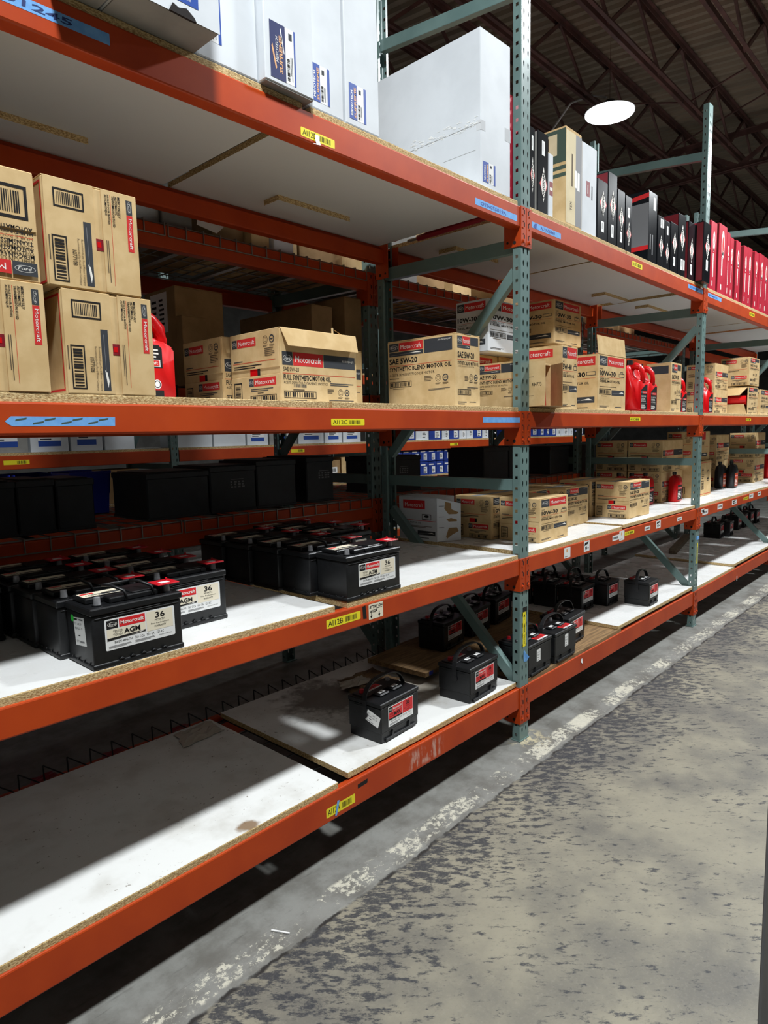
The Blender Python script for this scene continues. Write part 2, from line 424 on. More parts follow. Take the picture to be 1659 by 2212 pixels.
class Dec:
    def __init__(s): s.it = []
    def poly(s, pts, m, l=0): s.it.append((pts, [list(range(len(pts)))], m, l)); return s
    def rect(s, x, y, w, h, m, l=0): return s.poly([(x, y), (x+w, y), (x+w, y+h), (x, y+h)], m, l)
    def rrect(s, x, y, w, h, r, m, l=0):
        pts = []
        for cx, cy, a in ((x+w-r, y+r, -90), (x+w-r, y+h-r, 0), (x+r, y+h-r, 90), (x+r, y+r, 180)):
            for k in range(4): t = math.radians(a+30*k); pts.append((cx+r*math.cos(t), cy+r*math.sin(t)))
        return s.poly(pts, m, l)
    def frame(s, x, y, w, h, t, m, l=0):
        s.rect(x, y, w, t, m, l); s.rect(x, y+h-t, w, t, m, l); s.rect(x, y+t, t, h-2*t, m, l); return s.rect(x+w-t, y+t, t, h-2*t, m, l)
    def ell(s, x, y, rx, ry, m, l=0, n=20):
        return s.poly([(x+rx*math.cos(2*math.pi*i/n), y+ry*math.sin(2*math.pi*i/n)) for i in range(n)], m, l)
    def ring(s, x, y, rx, ry, t, m, l=0, n=20):
        a = [(x+rx*math.cos(2*math.pi*i/n), y+ry*math.sin(2*math.pi*i/n)) for i in range(n)]
        b = [(x+(rx-t)*math.cos(2*math.pi*i/n), y+(ry-t)*math.sin(2*math.pi*i/n)) for i in range(n)]
        s.it.append((a+b, [[i, (i+1) % n, n+(i+1) % n, n+i] for i in range(n)], m, l)); return s
    def text(s, t, x, y, w, h, m, l=1, rot=0, shear=0.0, bold=0.0, fit=True):
        """lettering fitted into a w x h box whose lower-left corner is x,y, turned by rot"""
        vs, fs, asp = glyphs(t, bold)
        if not fit: w = h*asp
        c, sn = math.cos(math.radians(rot)), math.sin(math.radians(rot))
        pts = []
        for a, b in vs:
            a2, b2 = a*w + shear*b*h, b*h
            pts.append((x+a2*c-b2*sn, y+a2*sn+b2*c))
        s.it.append((pts, fs, m, l)); return s
    def bars(s, x, y, w, h, m, l=1, seed=3, horiz=False, n=None):
        R = random.Random(seed); n = n or 15
        p = 0.0; L = h if horiz else w
        st = L/n
        for i in range(n):
            t = st*R.choice((.3, .45, .6, .75))
            if horiz: s.rect(x, y+i*st, w, t, m, l)
            else: s.rect(x+i*st, y, t, h, m, l)
        return s
    def code(s, x, y, w, h, m='ink', l=0, seed=3, horiz=False, t=None, back=None):
        t = t or min(w, h)*.09
        if back: s.rect(x, y, w, h, back, l)
        s.frame(x, y, w, h, t, m, l+1)
        if horiz: return s.bars(x+2*t, y+2.2*t, w-4*t, h-4.4*t, m, l+1, seed, True, 13)
        return s.bars(x+2.2*t, y+2*t, w-4.4*t, h-4*t, m, l+1, seed, False, 13)
    def greek(s, x, y, w, h, n, m, l=1, rot=False, seed=1):
        """rows of print too small to read"""
        R = random.Random(seed)
        for i in range(n):
            k = R.uniform(.7, 1.0)
            if rot: s.rect(x+w*i/n, y+h*(1-k), w/n*.45, h*k, m, l)
            else: s.rect(x, y+h*i/n, w*k, h/n*.45, m, l)
        return s
    def oval(s, x, y, w, h, l=0, bg='slate', rot=0, ink='white_ink'):
        """square with the oval script badge"""
        s.rect(x, y, w, h, bg, l); cx, cy = x+w/2, y+h/2
        if rot:
            s.ring(cx, cy, w*.26, h*.40, min(w, h)*.025, ink, l+1); s.text('Ford', cx-w*.11, cy+h*.28, h*.56, w*.24, ink, l+1, rot=-90, shear=.25)
        else:
            s.ring(cx, cy, w*.42, h*.26, min(w, h)*.025, ink, l+1); s.text('Ford', cx-w*.29, cy-h*.11, w*.52, h*.24, ink, l+1, shear=.25)
        return s
    def car(s, x, y, w, h, m='slate', l=0, rot=False):
        """dark strip with the pale streak and outline of a car"""
        s.rect(x, y, w, h, m, l)
        if rot:
            s.poly([(x+w*.35, y+h*.92), (x+w*.42, y+h*.92), (x+w*.5, y+h*.3), (x+w*.44, y+h*.3)], 'grey_ink', l+1)
            s.poly([(x+w*.3, y+h*.34), (x+w*.6, y+h*.3), (x+w*.8, y+h*.16), (x+w*.62, y+h*.05), (x+w*.5, y+h*.14)], 'white_ink', l+1)
        else:
            s.poly([(x+w*.06, y+h*.36), (x+w*.6, y+h*.5), (x+w*.6, y+h*.42), (x+w*.06, y+h*.28)], 'grey_ink', l+1)
            s.poly([(x+w*.52, y+h*.44), (x+w*.72, y+h*.62), (x+w*.82, y+h*.74), (x+w*.9, y+h*.55), (x+w*.95, y+h*.4), (x+w*.7, y+h*.46)], 'white_ink', l+1)
        return s
    def seals(s, x, y, r, l=1, m='slate'):
        s.ring(x, y, r, r, r*.12, 'soft_ink', l); s.ring(x, y, r*.55, r*.55, r*.1, 'soft_ink', l)
        s.ring(x+2.6*r, y, r, r, r*.3, m, l); s.rect(x+2.1*r, y-r*.16, r, r*.3, m, l)
        s.greek(x-r, y-r*1.7, r*2, r*.5, 2, 'soft_ink', l); s.greek(x+1.6*r, y-r*1.8, r*2.1, r*.6, 3, 'soft_ink', l)
        return s
    def mesh(s, name, o, u, v, n):
        o, u, v, n = Vector(o), Vector(u), Vector(v), Vector(n)
        mb = MB()
        for pts, fs, m, l in s.it:
            k = .014+.012*l
            mb.add([o+u*a+v*b+n*k for a, b in pts], fs, m)
        return mb.mesh(name, recalc=False)
    # which face of a carton w x d x h with its corner at the origin
    def front(s, name, parent, y=0.0, x=0.0, z=0.0): return obj(name, s.mesh(name, (x, y, z), (1, 0, 0), (0, 0, 1), (0, -1, 0)), parent)
    def left(s, name, parent, d, x=0.0, z=0.0): return obj(name, s.mesh(name, (x, d, z), (0, -1, 0), (0, 0, 1), (-1, 0, 0)), parent)
    def top(s, name, parent, z, x=0.0, y=0.0): return obj(name, s.mesh(name, (x, y, z), (1, 0, 0), (0, 1, 0), (0, 0, 1)), parent)

# ================================================================== the setting
mb = MB(); mb.box(-330, -150, -6, 1000, 460, 0, 'concrete'); struct(mb.build('floor'))
def deck_z(y): return 238 + .10*(y-60)
mb = MB(); prof = []
x = -330.0
while x < 1000:
    prof += [(x, 0), (x+2.4, 0), (x+3.1, 1.6), (x+5.5, 1.6), (x+6.2, 0)]; x += 6.2
vs = [(a, -260, deck_z(-260)+b) for a, b in prof] + [(a, 460, deck_z(460)+b) for a, b in prof]; n = len(prof)
mb.add(vs, [(i, i+1, n+i+1, n+i) for i in range(n-1)], 'deck'); struct(mb.build('ceiling', recalc=False))
for nm, b in (('wall_back', (-330, 460, 0, 1000, 466, 284)), ('wall_front_blocker', (-330, -156, 0, 1000, -150, 232)),  # near wall is out of view, added close and dark against stray light
              ('wall_left', (-336, -266, 0, -330, 466, 284)), ('wall_right', (1000, -266, 0, 1006, 466, 284))):
    mb = MB(); mb.box(*b, 'dark_wall' if nm == 'wall_front_blocker' else 'wall'); struct(mb.build(nm))

# ---- roof steel
def truss(name, label, axis, c, a0, a1, web0, web1, zb, zt, step, cat, group=None, wb=1.5):
    P = (lambda a, off, z: (a, c+off, z)) if axis == 'x' else (lambda a, off, z: (c+off, a, z))
    t = thing(name, label, cat, (0, 0, 0), 0, group)
    for nm, z in (('bottom_chord', zb), ('top_chord', zt)):
        mb = MB()
        for s in (-1, 1):
            mb.bar(P(a0, s*.95, z), P(a1, s*.95, z), .25, 2.4, 'joist')
            mb.bar(P(a0, s*1.6, z+(1.1 if nm == 'bottom_chord' else -1.1)*-1), P(a1, s*1.6, z+(1.1 if nm == 'bottom_chord' else -1.1)*-1), 1.5, .25, 'joist')
        mb.build(nm, t)
    a = web0; k = 0
    while a < web1:
        mb = MB()
        if k % 2 == 0: mb.bar(P(a, 0, zb), P(a+step, 0, zt), wb, wb*.7, 'joist', upv=(0, 1, 0) if axis == 'x' else (1, 0, 0))
        else: mb.bar(P(a, 0, zt), P(a+step, 0, zb), wb*.8, wb*.7, 'joist', upv=(0, 1, 0) if axis == 'x' else (1, 0, 0))
        mb.build('web_bar', t); a += step; k += 1
    return t
JY = (-10, 25, 60, 95, 130, 165, 200, 240, 280)
JL = ['roof joist passing over the near rack, closest to the aisle', 'roof joist above the shelves, second from the aisle', 'roof joist running just to the right of the glowing lamp',
      'roof joist passing just left of the glowing lamp', 'roof joist behind the glowing lamp, seen above the big white carton', 'roof joist over the far aisle, sixth from the near aisle',
      'roof joist beyond the far aisle, seventh from the near aisle', 'roof joist eighth from the near aisle, low in the dark', 'roof joist farthest from the near aisle, low in the dark']
for y, l in zip(JY, JL):
    truss('roof_joist', 'red-brown steel ' + l, 'x', y, -300, 990, 60 if y > 0 else 150, 560, deck_z(y)-23, deck_z(y)-2, 26, 'joist', 'roof joists along the racks')
for xx, l in ((338, 'dark steel roof girder crossing above the nearer tall red cartons'), (640, 'dark steel roof girder far down the building, crossing the joists')):
    t = truss('roof_girder', l, 'y', xx, -240, 440, -120, 330, 208, 226, 30, 'girder', None, 2.6)
# thin sag rods between the joists
mb = MB(); mb.tube([(235, 25, deck_z(25)-20), (255, 60, deck_z(60)-22), (262, 130, deck_z(130)-5)], .45, 'joist'); tag(mb.build('bracing_rod'), 'thin brown bracing rod behind the glowing lamp', 'rod')
mb = MB(); mb.tube([(300, 25, deck_z(25)-3), (345, 130, deck_z(130)-22)], .45, 'joist'); tag(mb.build('bracing_rod'), 'thin brown bracing rod right of the glowing lamp, near the girder', 'rod')

# ---- lamps
def ceiling_lamp(i, x, y, z, watts, label):
    t = thing('ceiling_lamp', label, 'lamp', (x, y, z), 0, 'round ceiling lamps')
    mb = MB(); mb.cyl(0, 0, .3, 11.4, 2.2, 'lamp_body', 28, r1=6.0); mb.cyl(0, 0, 2.5, 3.2, 3.0, 'lamp_body', 16, r1=2.2); mb.build('lamp_housing', t)
    mb = MB(); mb.cyl(0, 0, -.9, 7.5, .5, 'lamp_glow', 32, r1=11); mb.cyl(0, 0, -.4, 11, .7, 'lamp_glow', 32, r1=11); mb.build('lamp_lens', t)
    mb = MB(); mb.tube([(0, 0, 5.4), (0, 0, deck_z(y)-z)], .12, 'joist'); mb.build('hanging_cable', t)
    ld = bpy.data.lights.new('lamp_light', 'AREA'); ld.shape = 'DISK'; ld.size = 17*U; ld.energy = watts; ld.color = (.93, .975, 1.0)
    lo = bpy.data.objects.new('lamp_light', ld); COL.objects.link(lo); lo.parent = t; lo.location = (0, 0, -1.1*U)
    return t
LL = ['round lamp over the near aisle behind the camera', 'round lamp over the near aisle beside the third bay', 'round lamp far along the near aisle', 'glowing round lamp hanging beyond the top shelf']
for i, (a, l) in enumerate(zip(LAMPS, LL)): ceiling_lamp(i, *a, l)
mb = MB(); mb.tube([(231, 122, 214), (226, 108, 222), (220, 94, 219), (215, 84, 213)], .5, 'conduit', 6); tag(mb.build('power_cable'), 'pale power cable slung up to the glowing round lamp', 'cable')

# ================================================================== rack steel
PX = [-94.0, 0.0, 94.6, 187.0, 281.0]
TEAR = [(.0, -.55), (.13, -.3), (.19, .15), (.13, .42), (0, .52), (-.13, .42), (-.19, .15), (-.13, -.3)]
SQ = [(0, -.27), (.24, -.27), (.24, 0), (.24, .27), (0, .27), (-.24, .27), (-.24, 0), (-.24, -.27)]
def post_mesh(h=143.0):
    mb = MB()
    def strip(o, u, w, holes, hole, z0off):
        n = len(holes); cw = w/n
        for ci, hc in enumerate(holes):
            z = z0off-1.0
            if z > 0:
                q = [(ci*cw, 0), ((ci+1)*cw, 0), ((ci+1)*cw, z), (ci*cw, z)]
                mb.add([(o[0]+u[0]*a, o[1]+u[1]*a, b) for a, b in q], [(0, 1, 2, 3)], 'teal')
            while z+2 <= h:
                R = [(ci*cw+cw/2, z), ((ci+1)*cw, z), ((ci+1)*cw, z+1), ((ci+1)*cw, z+2), (ci*cw+cw/2, z+2), (ci*cw, z+2), (ci*cw, z+1), (ci*cw, z)]
                H = [(hc+a, z+1+b) for a, b in hole]
                vs = [(o[0]+u[0]*a, o[1]+u[1]*a, b) for a, b in R+H]
                mb.add(vs, [(i, (i+1) % 8, 8+(i+1) % 8, 8+i) for i in range(8)], 'teal'); z += 2
            q = [(ci*cw, z), ((ci+1)*cw, z), ((ci+1)*cw, h), (ci*cw, h)]
            mb.add([(o[0]+u[0]*a, o[1]+u[1]*a, b) for a, b in q], [(0, 1, 2, 3)], 'teal')
    e = .12
    strip((e, 0, 0), (1, 0), 3-2*e, [.72, 2.04], TEAR, 2.1)
    strip((0, e, 0), (0, 1), 1.55-e, [.66], SQ, 1.2)
    strip((3, e, 0), (0, 1), 1.55-e, [.66], SQ, 1.2)
    for (xa, ya, xb, yb) in ((0, e, e, 0), (3-e, 0, 3, e), (0, 1.55, .55, 1.55), (2.45, 1.55, 3, 1.55)):
        mb.add([(xa, ya, 0), (xb, yb, 0), (xb, yb, h), (xa, ya, h)], [(0, 1, 2, 3)], 'teal')
    return mb.mesh('post', recalc=False)
POST = post_mesh()
def brace_mesh(p, q, w=1.5):
    """open channel brace lying in the frame plane"""
    mb = MB(); p = Vector(p); q = Vector(q); d = (q-p).normalized(); nrm = d.cross(Vector((1, 0, 0))).normalized()
    mb.bar(p, q, 1.3, .12, 'teal', upv=nrm)
    for s in (-1, 1):
        mb.bar(p+nrm*(s*w/2)+Vector((0, 0, 0)), q+nrm*(s*w/2), 1.3, .12, 'teal', upv=nrm)
    mb.bar(p+Vector((-.62, 0, 0)), q+Vector((-.62, 0, 0)), .1, w, 'teal', upv=nrm)
    return mb.mesh('brace')
BR = [('horizontal_brace', (1.5, 1.6, 130.2), (1.5, 32.2, 133.2), 2.0), ('horizontal_brace', (1.5, 1.6, 89.3), (1.5, 32.2, 89.8), 2.2), ('horizontal_brace', (1.5, 1.6, 47.8), (1.5, 32.2, 47.8), 1.9),
      ('diagonal_brace', (1.5, 1.8, 85), (1.5, 32, 53.2), 1.7), ('diagonal_brace', (1.5, 32, 41.7), (1.5, 1.8, 11.2), 1.7)]
BRM = [(n, brace_mesh(p, q, w)) for n, p, q, w in BR]
mb = MB(); mb.box(-.15, -.15, 0, 3.15, 1.9, .22, 'teal', .04)
FOOT = mb.mesh('foot_plate')
def frame(label, x, y, group, cat='rack frame'):
    t = thing('upright_frame', label, cat, (x, y, 0), 0, group)
    obj('post', POST, t); obj('post', POST, t, (3, 33.7, 0), 180)
    for n, m in BRM: obj(n, m, t)
    mb = FOOT; obj('foot_plate', FOOT, t, (0, 0, .01)); obj('foot_plate', FOOT, t, (0, 31.6, .01))
    return t
FR = {}
for i, l in enumerate(['teal rack upright beyond the left edge of the view', 'tall teal rack upright in the middle, carrying the yellow vertical tag', 'teal rack upright second along the aisle, its top showing against the roof',
                       'teal rack upright at the right edge of the view', 'teal rack upright farthest along the near rack']):
    FR[i] = frame(l, PX[i], 0, 'upright frames of the near rack')
BY = 36.4
for i, l in enumerate(['teal upright of the back rack beyond the left edge', 'dark teal upright of the back rack behind the middle post', 'dark teal upright of the back rack behind the second post',
                       'dark teal upright of the back rack behind the right edge post', 'teal upright of the back rack farthest along']):
    frame(l, PX[i], BY, 'upright frames of the back rack')
# yellow tag and tape stuck on the middle post
d = Dec(); d.rect(0, 0, 1.0, 6.6, 'yellow', 0); d.text('AI10A', .75, .5, 1.8, .48, 'ink', 1, rot=90)
d.bars(.28, 2.7, .48, 1.7, 'ink', 1, 5, horiz=True); d.rect(.45, 5.0, .1, 1.0, 'ink', 1); d.poly([(.2, 5.6), (.5, 6.15), (.8, 5.6)], 'ink', 1)
d.front('location_tag', FR[1], 0, 1.0, 18.0)
mb = MB(); mb.add([(1.3, -.05, 15.2), (2.2, -.05, 14.9), (2.5, -.5, 15.9), (2.2, -.12, 16.4), (1.6, -.06, 17.2), (1.2, -.05, 17.1)], [(0, 1, 2, 3, 4, 5)], 'tape'); mb.build('tape_scrap', FR[1])
mb = MB(); mb.box(1.0, -.06, 24.6, 2.4, 0, 25.4, 'ink'); mb.build('tape_scrap', FR[1])
d = Dec(); d.rect(0, 0, .8, 6, 'yellow', 0); d.text('AI08A', .6, .5, 1.8, .4, 'ink', 1, rot=90); d.bars(.2, 2.8, .4, 2, 'ink', 1, 6, horiz=True); d.front('location_tag', FR[2], 0, 1.6, 18.5)
mb = MB(); mb.box(1.0, -.08, 25.4, 3.05, .4, 26.4, 'tape'); mb.build('tape_scrap', FR[2])

# ---- beams
def connector_mesh(zb, zt, side):
    """angle bracket hooked on the post: side -1 sits left of its post (right end of a beam), +1 right of it"""
    mb = MB(); s = side
    X = lambda a: a if s > 0 else -a        # a measured from the post face outwards
    def bx(a0, a1, y0, y1, z0, z1, m='orange', b=.03):
        p, q = sorted((X(a0), X(a1))); mb.box(p, y0, z0, q, y1, z1, m, b)
    z0, z1 = zb-3.0, zt+.1
    bx(-1.42, .2, -.2, 0, z0, z1); bx(0, .2, 0, 3.2, z0, z1)
    for k in range(3):
        zc = z1-.75-k*2.05
        bx(-.95, -.72, -.23, -.19, zc-.45, zc+.25, 'dark_slot', 0)
        mb.cyl(X(-.45), -.2, zc-.65, .16, -.09, 'orange', 8, 'y')
        mb.cyl(X(-.5), -.2, zc+.35, .1, -.05, 'dark_slot', 8, 'y')
    mb.cyl(X(.2), 1.1, z0+.75, .3, .04*s, 'dark_slot', 10, 'x'); mb.cyl(X(.2), 2.5, z0+.9, .22, .04*s, 'dark_slot', 10, 'x')
    return mb
def rail_mesh(L, zb, zt, dep=2.0):
    mb = MB(); h = zt-zb; b = .18
    # step beam outline in (y, z): full height at the front, a ledge behind for the boards
    o = [(b, 0), (dep-b, 0), (dep, b), (dep, h-.9), (dep*.55, h-.9), (dep*.55, h-b*.5), (dep*.5, h), (b, h), (b*.3, h-b*.3), (0, h-b), (0, b), (b*.3, b*.3)]
    mb.prism([(y, zb+z) for y, z in o], 0, L, 'orange', 'x')
    return mb
def beam(label, i, zb, zt, y=0.0, flip=False, group=None, detail=True):
    x0, x1 = PX[i]+3.2, PX[i+1]-.2
    t = thing('shelf_beam', label, 'beam', (x0, y, 0), 0, group)
    mb = rail_mesh(x1-x0, zb, zt)
    if flip:
        o = mb.build('beam_rail', t); o.scale.y = -1
    else: mb.build('beam_rail', t)
    if detail:
        for s, xx in ((1, -.2), (-1, x1-x0+.2)):
            c = connector_mesh(zb, zt, s).build('connector', t, (xx, 0, 0))
            if flip: c.scale.y = -1
            q = MB(); q.cyl(-.55*s, -.2, zb-2.1, .3, -.3, 'orange', 8, 'y'); q.build('safety_bolt', c)
    return t
LV = {'A': (6.45, 10.36), 'B': (31.55, 34.5), 'C': (57.95, 60.8), 'D': (91.75, 95.2)}
lvn = {'A': 'lowest', 'B': 'second', 'C': 'third', 'D': 'top'}
bayn = ['nearest bay', 'second bay', 'third bay', 'fourth bay']
BM = {}
for i in range(4):
    for k, (zb, zt) in LV.items():
        BM[i, k] = beam('orange front beam of the %s shelf in the %s' % (lvn[k], bayn[i]), i, zb, zt, 0, False, 'front beams of the near rack')
        beam('orange rear beam of the %s shelf in the %s' % (lvn[k], bayn[i]), i, zb, zt, 33.7, True, 'rear beams of the near rack', i < 3)
def on_beam(i, k, name, d, x, z):
    zb, zt = LV[k]; p = BM[i, k]
    return d.front(name, p, 0, x-(PX[i]+3.2), z)
def loc_tag(i, k, txt, x, z, w=6.6, h=1.0):
    d = Dec(); d.rrect(0, 0, w, h, .12, 'yellow', 0); d.text(txt, w*.05, h*.2, w*.42, h*.62, 'ink', 1); d.bars(w*.54, h*.2, w*.34, h*.6, 'ink', 1, 4, n=14)
    return on_beam(i, k, 'location_tag', d, x, z)
loc_tag(0, 'D', 'AI12D', -48.5, 92.15, 5.4, 1.0); loc_tag(0, 'C', 'AI12C', -45.1, 58.6, 6.0, .85)
loc_tag(0, 'B', 'AI12B', -47.0, 32.65, 6.2, 1.15); loc_tag(0, 'A', 'AI12A', -48.1, 7.2, 5.3, 1.3)
loc_tag(1, 'C', 'AI10C', 47, 59.2, 6, .85); loc_tag(1, 'B', 'AI10B', 45.5, 33.0, 5.4, .85); loc_tag(2, 'D', 'AI08D', 140, 93.2, 6, 1.1)
loc_tag(1, 'D', 'AI10D', 46.5, 93.2, 5.6, 1.1); loc_tag(2, 'C', 'AI08C', 141, 59.3, 6, .85); loc_tag(2, 'B', 'AI08B', 142, 32.8, 6, .9)
def scrap(i, k, x, z, w, h, m, name='tape_strip', ragged=0, text=None, tm='tape_dark', tb=.02, ty=.22, th=.56):
    d = Dec(); R = random.Random(int(x*7+z))
    if ragged: d.poly([(0, h*.5), (.3, h*.8), (.5, h), (w, h*.96), (w*.995, 0), (.6, 0), (.25, h*.2)], m, 0)
    else: d.rect(0, 0, w, h, m, 0)
    if text:
        if isinstance(text, tuple): d.text(text[0], text[1]*w, ty*h, text[2]*w, th*h, tm, 1, shear=.12, bold=tb)
        else: d.text(text, .05*w, ty*h, .9*w, th*h, tm, 1, shear=.12, bold=tb)
    return on_beam(i, k, name, d, x, z), d
# blue masking tape with hand-written numbers
scrap(0, 'D', -84, 93.15, 12.9, 1.0, 'tape', text=('5901245', .12, .62))
o, d = scrap(0, 'C', -82.6, 58.7, 9.6, .85, 'tape', ragged=1)
d = Dec()
for j in range(7): d.poly([(1.0+j*1.2, .15), (1.9+j*1.2, .3), (1.95+j*1.2, .45), (1.05+j*1.2, .3)], 'carton_green', 1) if j % 2 else d.poly([(.8+j*1.2, .45), (1.7+j*1.2, .6), (1.75+j*1.2, .75), (.85+j*1.2, .6)], 'carton_green', 1)
on_beam(0, 'C', 'tape_print', d, -82.6, 58.7)
scrap(0, 'C', -11.5, 58.95, 11.3, .85, 'tape')
scrap(0, 'D', -13.4, 92.5, 12.2, 1.0, 'tape', text=('OTN055019A', .12, .6), tm='blue')
o, d = scrap(1, 'D', 3.6, 92.55, 10.4, 1.0, 'tape', text=('AL9A05440', .28, .5), tm='blue'); d = Dec(); d.poly([(.5, .2), (1.5, 0), (1.7, .95), (1.0, .8)], 'blue', 2); on_beam(1, 'D', 'tape_scrap', d, 3.6, 92.55)
scrap(1, 'D', 82.5, 93.6, 11.6, 1.0, 'tape', text=('CTN40531', .1, .7), tm='blue'); scrap(2, 'D', 98.2, 93.6, 12.2, 1.0, 'tape', text=('BTM0552', .1, .6), tm='blue')
# curl of paper hanging from the top tag
mb = MB(); mb.add([(-46.3, -.06, 92.9), (-45.6, -.06, 92.9), (-45.7, -.12, 92.3), (-46.4, -.12, 92.3), (-45.6, -.25, 91.8), (-46.3, -.25, 91.8), (-46.6, -.6, 91.5), (-47.2, -.6, 91.5)], [(0, 1, 2, 3), (3, 2, 4, 5), (5, 4, 6, 7)], 'label_white')
mb.build('paper_curl', BM[0, 'D'], (-(PX[0]+3.2), 0, 0))
# blue strip over the lowest tag, black scrap, hand-written note
d = Dec(); d.poly([(0, 0), (.35, 0), (.9, 1.9), (.5, 2.0)], 'tape', 3); on_beam(0, 'A', 'tape_strip', d, -46.6, 6.9)
d = Dec(); d.poly([(0, 0), (1.9, .1), (1.95, .7), (0, .6)], 'ink', 0); on_beam(0, 'A', 'tape_scrap', d, -42.2, 8.9)
d = Dec(); d.poly([(0, .1), (.7, 0), (.5, 1.9), (-.1, 1.8)], 'ink', 0); on_beam(0, 'B', 'tape_scrap', d, -40.3, 32.4)
d = Dec(); d.rrect(0, 0, 2.9, 2.15, .15, 'label_cream', 0); d.text('BTTRY ON', .15, 1.5, 2.6, .42, 'ink', 1, shear=.15, bold=.03); d.text('AI12A', .2, .9, 1.5, .4, 'ink', 1, shear=.15, bold=.03)
for xx in (.45, 2.05): d.rect(xx, .35, .1, .55, 'ink', 1); d.poly([(xx-.18, .5), (xx+.05, .12), (xx+.28, .5)], 'ink', 1)
d.rect(1.5, 1.35, 1.2, .07, 'ink', 1); on_beam(0, 'B', 'handwritten_note', d, -39.2, 32.1)
for i, x, z, w, h, kind in ((1, 16.5, 32.1, 2.6, 2.1, 0), (1, 25, 32.2, 2.6, 2.2, 1), (1, 38.9, 32.6, 3.6, 1.2, 2), (1, 42.5, 32.2, 2.8, 2.2, 0), (1, 57.2, 32.7, 3.6, 1.0, 2), (1, 64.6, 32.4, 3, 1.9, 1), (1, 79.5, 32.6, 3.4, 1.0, 2),
                            (2, 99, 32.9, 2.5, 1.1, 2), (2, 100, 32.1, 5, 1.5, 2), (2, 114, 32.4, 5, 1.5, 2), (2, 129, 32.4, 5, 1.5, 1), (2, 149, 32.8, 5, 1.5, 2), (2, 160, 32.8, 4, 1.4, 2)):
    d = Dec(); d.rect(0, 0, w, h, 'label_white', 0)
    if kind == 0: d.rect(w*.35, h*.55, w*.2, h*.3, 'orange_swash', 1); d.greek(w*.15, h*.12, w*.6, h*.15, 1, 'grey_ink')
    elif kind == 1: d.poly([(w*.1, h*.55), (w*.7, h*.7), (w*.85, h*.9), (w*.2, h*.85)], 'ink', 1); d.poly([(w*.3, h*.15), (w*.55, h*.2), (w*.5, h*.5), (w*.25, h*.45)], 'ink', 1); d.ell(w*.75, h*.3, w*.1, h*.08, 'ink', 1)
    else: d.bars(w*.15, h*.3, w*.7, h*.4, 'ink', 1, int(x))
    on_beam(i, 'B', 'paper_label', d, x, z)

# ---- shelf boards: white laminate over particleboard
def board(label, i, x0, x1, ztop, y0=.25, y1=33.2, th=.8, top='melamine', edge='particle', tilt=0.0, group=None, battens=()):
    t = thing('shelf_board', label, 'shelf board', (x0, y0, ztop-th), 0, group)
    R = random.Random(int(x0*3+ztop)); mb = MB(); n = 26; L = x1-x0; W = y1-y0
    # front edge nibbled a little, so the laminate does not end on a ruler line
    fr = [(L*j/n, R.uniform(0, .09)) for j in range(n+1)]
    vs = []
    for z in (0, th-.1):
        vs += [(a, R.uniform(0, .03), z) for a, b in fr]
    vs += [(a, b+.03, th) for a, b in fr]
    m = n+1
    fs = [(j, j+1, m+j+1, m+j) for j in range(n)] + [(m+j, m+j+1, 2*m+j+1, 2*m+j) for j in range(n)]
    mb.add(vs, fs, edge)
    b = [(0, W, 0), (L, W, 0), (L, W, th), (0, W, th)]
    mb.add(vs[2*m:] + [(L, W, th), (0, W, th)], [tuple(range(m+2))], top)
    mb.add(vs[:m] + [(L, W, 0), (0, W, 0)], [tuple(range(m+1, -1, -1))], 'melamine_under' if top != 'wood' else top)
    mb.add(b, [(0, 1, 2, 3)], edge)
    mb.add([vs[0], vs[m], vs[2*m], (0, W, th), (0, W, 0)], [(0, 1, 2, 3, 4)], edge)
    mb.add([vs[n], vs[m+n], vs[2*m+n], (L, W, th), (L, W, 0)], [(4, 3, 2, 1, 0)], edge)
    o = mb.build('board_panel', t)
    for bx in battens:
        q = MB(); q.box(bx[0]-x0, bx[1]-y0, -.82, bx[2]-x0, bx[3]-y0, -.01, 'particle', 0, 'melamine_under'); q.build('batten', t)
    if tilt: t.rotation_euler.y = math.radians(tilt)
    return t
G = 'white shelf boards of the near rack'
board('white board on the lowest shelf, left of the gap, nearest the camera', 0, -90.7, -45.6, 11.16, top='stained', y1=31.2, group=G)
board('stained white lowest-shelf board under the two strapped batteries, nearest bay', 0, -43.4, -.3, 11.45, top='stained', y0=.6, y1=31.4, group=G)
board('white board on the second shelf under the left battery block', 0, -90.7, -45.2, 35.3, group=G)
board('white board on the second shelf under the right battery block', 0, -42.9, -.3, 35.3, group=G)
board('white board on the third shelf under the stacked cartons at the left', 0, -90.7, -45.1, 61.6, group=G)
board('white board on the third shelf reaching the middle post, nearest bay', 0, -44.6, -.3, 61.6, group=G)
board('white board of the top shelf at the far left, underside in view', 0, -90.7, -47.9, 96.0, battens=((-92, 24.6, -62.4, 27.6),), group=G)
board('white board of the top shelf under the big white carton', 0, -46.6, -.6, 96.0, battens=((-33, 23.7, -17.3, 27.4),), group=G)
board('weathered plywood board on the lowest shelf just past the middle post', 1, 3.4, 45.2, 11.16, top='wood', edge='wood', group=None)
board('white board on the lowest shelf, far half of the second bay', 1, 43.6, 94.2, 12.0, group=G)
board('white board on the second shelf under the nearer cartons of the second bay', 1, 3.4, 44.6, 35.3, group=G)
board('white board on the second shelf, far half of the second bay', 1, 45.3, 94.2, 35.6, group=G)
board('white board on the third shelf of the second bay, nearer half', 1, 3.4, 47.8, 61.6, group=G)
board('white board on the third shelf of the second bay, farther half', 1, 48.6, 94.2, 61.6, group=G)
board('white board of the top shelf past the middle post', 1, 3.4, 43.4, 96.0, battens=((51-40, 21.8, 66.6-40, 26.2),), group=G)
